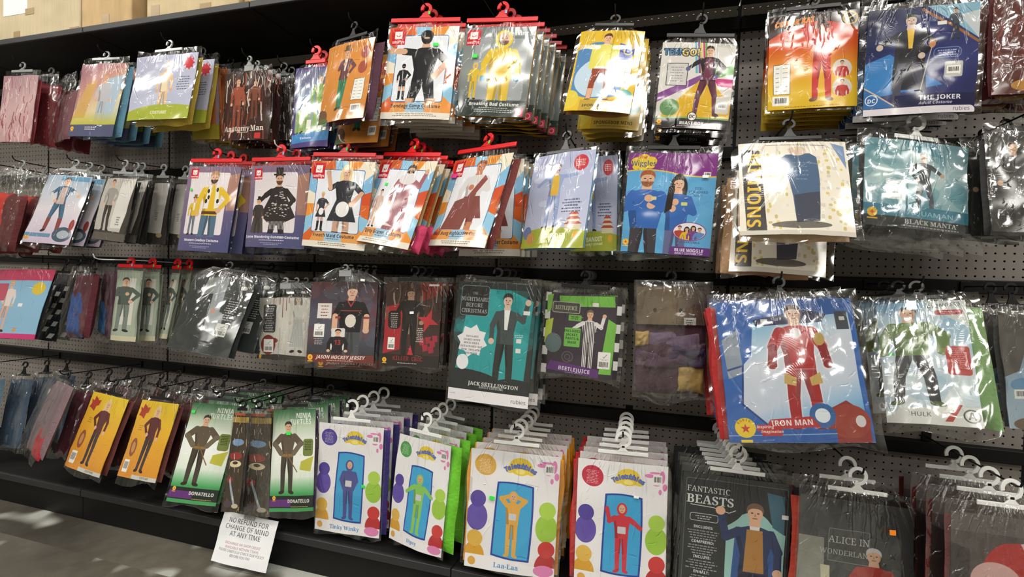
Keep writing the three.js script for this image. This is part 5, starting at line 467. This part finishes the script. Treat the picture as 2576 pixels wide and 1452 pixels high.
pack(2, [0.979, 1.122, 0.34, 0.176, 0.302, 0.13, -0.13, 0.06], { art: 'paleblue', cloth: '#4a4a48', t: 0.04, n: 2, dz: 0.07, hanger: 'black', film: 'full', short: 'pale blue package, third row right edge', label: 'pale blue card in a clear bag cut off by the right edge, third row' });
// bottom row
pack(3, [-3.261, 0.576, 0.34, 0.209, 0.355, 0.10, -0.20, 0.07], { bag: 1, film: 'full', cloth: '#51687c', t: 0.03, n: 0, hanger: 'black', short: 'slate blue cloth bag, bottom left edge', label: 'clear bag of slate blue cloth at the left edge of the bottom row', mt: 0.02 });
pack(3, [-3.176, 0.563, 0.25, 0.140, 0.360, 0.12, -0.23, 0.06], { bag: 1, film: 'full', cloth: '#43556a', t: 0.025, n: 4, dz: 0.042, step: 0.04, hanger: 'black', short: 'darker slate blue cloth bag, bottom row', label: 'darker slate blue cloth bag, second from the left in the bottom row', wire: null, mt: 0.02 });
pack(3, [-2.644, 0.613, 0.38, 0.299, 0.340, -0.35, -0.34, 0.02], { bag: 1, film: 'full', cloth: '#7d666c', cloth2: ['#b3202e', 0.4, 0.56, 0.2, 0.42], t: 0.035, n: 0, hanger: 'black', short: 'mauve and red cloth bag, bottom row', label: 'leaning clear bag of mauve cloth with a red stripe of cloth, bottom row left', mt: 0.02, ch: 0.94 });
pack(3, [-2.644, 0.565, 0.30, 0.095, 0.313, 0.09, -0.35, 0.04], { bag: 1, film: 'full', cloth: '#5c2230', t: 0.03, n: 4, dz: 0.046, step: 0.02, hanger: 'black', short: 'dark maroon cloth bag, bottom row', label: 'narrow dark maroon cloth bag between the red one and the yellow card', wire: null, mt: 0.02 });
pack(3, [-2.353, 0.580, 0.38, 0.261, 0.330, -0.10, -0.33, -0.03], { art: 'yellowwoman', cloth: '#5d2722', t: 0.03, dx: 0.014, n: 0, hanger: 'black', mt: 0.02, mb: 0.02, short: 'left yellow package of the blonde woman', label: 'yellow and orange card with a blonde woman in black, left of two' });
pack(3, [-2.323, 0.580, 0.28, 0.261, 0.330, -0.10, -0.33, -0.03], { bag: 1, film: 'full', cloth: '#4e211d', t: 0.025, n: 2, step: 0.02, hanger: 'black', mt: 0.02, ch: 0.9, cy: 0.1, short: 'dark red cloth bag behind left yellow card', label: 'dark red cloth bag behind the left yellow and orange card', wire: null });
pack(3, [-2.027, 0.581, 0.28, 0.225, 0.318, -0.05, -0.34, 0.02], { bag: 1, film: 'full', cloth: '#4e211d', t: 0.025, n: 3, step: 0.02, hanger: 'black', mt: 0.02, ch: 0.9, cy: 0.1, short: 'dark red cloth bag behind right yellow card', label: 'dark red cloth bag behind the right yellow and orange card', wire: null });
pack(3, [-2.057, 0.581, 0.38, 0.225, 0.318, -0.05, -0.34, 0.02], { art: 'yellowwoman', cloth: '#5d2722', t: 0.03, dx: 0.014, n: 0, hanger: 'black', mt: 0.022, mb: 0.02, short: 'right yellow package of the blonde woman', label: 'yellow and orange card with a blonde woman in black, right of two' });
pack(3, [-1.763, 0.597, 0.36, 0.214, 0.390, 0.18, -0.36, -0.02], { art: 'greenman', cloth: '#2f7a3f', t: 0.05, n: 3, dz: 0.07, hanger: 'black', taper: 0.7, mt: 0.03, mx: 0.014, mb: 0.02, crumple: 1, stickers: [[G, 0.06, 0.1, 0.016, 0.012]], short: 'left white and green armour package', label: 'white and green card with a brown armoured figure and purple foot band, left one' });
pack(3, [-1.555, 0.602, 0.44, 0.071, 0.367, 0.10, -0.21, 0.05], { art: 'toys', cloth: '#2c241e', t: 0.03, n: 0, hanger: 'black', crumple: 1, short: 'narrow toy weapon bag', label: 'narrow dark bag of toy props, left of two between the green cards', mx: 0.01 });
pack(3, [-1.491, 0.602, 0.42, 0.116, 0.391, 0.04, -0.10, 0.07], { art: 'toys', cloth: '#2c241e', t: 0.03, n: 1, hanger: 'black', crumple: 1, film: 'full', short: 'wider toy weapon bag', label: 'dark bag of toy props with a grey staff, above the paper notice', mx: 0.008 });
pack(3, [-1.355, 0.624, 0.38, 0.175, 0.381, 0.19, -0.20, 0.09], { art: 'greenman', cloth: '#4a2a5a', t: 0.05, n: 3, dz: 0.07, hanger: 'black', taper: 0.7, mt: 0.03, mx: 0.012, mb: 0.02, crumple: 1, stickers: [[G, 0.4, 0.24, 0.018, 0.012]], short: 'right white and green armour package', label: 'white and green card with a brown armoured figure, right one beside the purple suit' });
pack(3, [-1.108, 0.584, 0.36, 0.275, 0.412, 0.06, -0.07, 0.01], { hd: 0.09, art: 'tinky', cloth: '#3b2f78', t: 0.045, cw: 1.0, dx: 0.016, n: 3, dz: 0.075, hanger: 'white', mt: 0.026, taper: 0.8, bow: 0.008, stickers: [[G, 0.74, 0.545, 0.014, 0.011]], short: 'white package of the purple hooded suit', label: 'white card with a blue panel and a person in a dark purple hooded suit' });
pack(3, [-0.796, 0.566, 0.36, 0.245, 0.386, -0.23, -0.12, -0.00], { hd: 0.09, art: 'dipsy', cloth: '#6cc22c', t: 0.05, cw: 1.0, dx: 0.03, n: 3, dz: 0.075, hanger: 'white', mt: 0.03, taper: 0.8, bow: 0.012, short: 'white package of the lime green hooded suit', label: 'white card with a blue panel and a person in a lime green hooded suit' });
pack(3, [-0.441, 0.572, 0.38, 0.310, 0.400, 0.12, -0.10, -0.02], { hd: 0.09, art: 'laalaa', cloth: '#f0a01c', t: 0.035, cw: 1.08, n: 4, dz: 0.055, hanger: 'white', mt: 0.036, mx: 0.016, taper: 0.62, bow: 0.008, stickers: [[G, 0.27, 0.4, 0.018, 0.013]], short: 'white package of the yellow hooded suit', label: 'white card with a blue panel and a person in a yellow hooded suit' });
pack(3, [-0.081, 0.587, 0.38, 0.285, 0.395, 0.10, -0.10, 0.00], { hd: 0.09, art: 'po', cloth: '#c01722', t: 0.035, cw: 1.04, dx: -0.012, n: 5, dz: 0.048, hanger: 'white', mt: 0.036, mx: 0.014, taper: 0.8, bow: 0.008, stickers: [[Wh, 0.66, 0.26, 0.016, 0.007]], short: 'white package of the red hooded suit', label: 'white card with a blue panel and a person in a red hooded suit' });
pack(3, [0.264, 0.578, 0.36, 0.315, 0.390, 0.12, -0.12, -0.04], { hd: 0.09, art: 'beasts', cloth: '#24262a', t: 0.016, n: 6, dz: 0.042, hanger: 'white', mt: 0.03, mx: 0.008, bow: 0.005, short: 'dark grey package with blue coated man', label: 'dark grey card with a man in a long blue coat against pale green', step: -0.004 });
pack(3, [0.585, 0.556, 0.36, 0.305, 0.375, 0.15, -0.14, -0.06], { hd: 0.09, art: 'alice', cloth: '#a33424', t: 0.03, n: 1, dz: 0.09, hanger: 'white', mt: 0.032, mx: 0.012, film: 'full', dx: -0.02, stickers: [['orange', 0.76, 0.17, 0.016, 0.014]], short: 'dark grey package with the orange sticker', label: 'dark grey card with a small orange sticker and a red skirted figure' });
pack(3, [0.900, 0.599, 0.44, 0.285, 0.380, 0.15, -0.14, -0.05], { hd: 0.09, art: 'redbag', cloth: '#6a1a1a', t: 0.04, n: 4, dz: 0.06, hanger: 'white', mt: 0.034, mx: 0.02, film: 'full', crumple: 1, short: 'red package, bottom right corner', label: 'crinkled clear bag with red cloth at the bottom right corner' });

{ // paper notice hanging over the front of the base shelf
  const p = [-1.504, 0.197, 0.44, 0.250, 0.182, 0.07, -0.32, -0.04], W = 448, H = Math.round(W * p[4] / p[3]);
  const g = new THREE.Group(); g.name = 'paper_notice'; g.position.set(p[0], p[1], p[2]); g.rotation.copy(new THREE.Euler(p[6], p[5], p[7], 'YXZ')); scene.add(g);
  tag(g, 'white paper notice saying no refunds, hanging over the black base shelf', 'notice');
  const tex = canvasTexture(W, H, (c) => { c.scale(W / 100, W / 100); const h = 100 * H / W; rect(c, '#e9eaec', 0, 0, 100, h); text(c, 'NO REFUND FOR', 50, h * 0.14, 9.6, '#33353a', { light: 1 }); text(c, 'CHANGE OF MIND', 50, h * 0.27, 9.6, '#33353a', { light: 1 }); text(c, 'AT ANY TIME', 50, h * 0.40, 9.6, '#33353a', { light: 1 }); text(c, 'EXCHANGE OR SHOP CREDIT', 50, h * 0.58, 5, '#9c5c60', { light: 1 }); text(c, 'AVAILABLE WITHIN 7 DAYS', 50, h * 0.66, 5, '#9c5c60', { light: 1 }); text(c, 'PLEASE CAREFULLY CHECK OUR POLICY', 50, h * 0.74, 4.7, '#4a4c50', { light: 1 }); text(c, 'BEFORE YOU PAY', 50, h * 0.82, 4.7, '#4a4c50', { light: 1 }); });
  mesh('paper_sheet', cardGeo(p[3], p[4], 0, 0, 0.006, 77), std({ map: tex, roughness: 0.7 }), g);
  mesh('adhesive_tape', boxAt(0.05, 0.02, 0.0012, 0, -0.004, 0.006, 0.0004), PLASTIC.clear, g);
}

const renderer = new THREE.WebGLRenderer({ antialias: true });
renderer.shadowMap.enabled = true;
renderer.toneMapping = THREE.LinearToneMapping;
renderer.toneMappingExposure = EXPOSURE;
renderer.render(scene, camera);
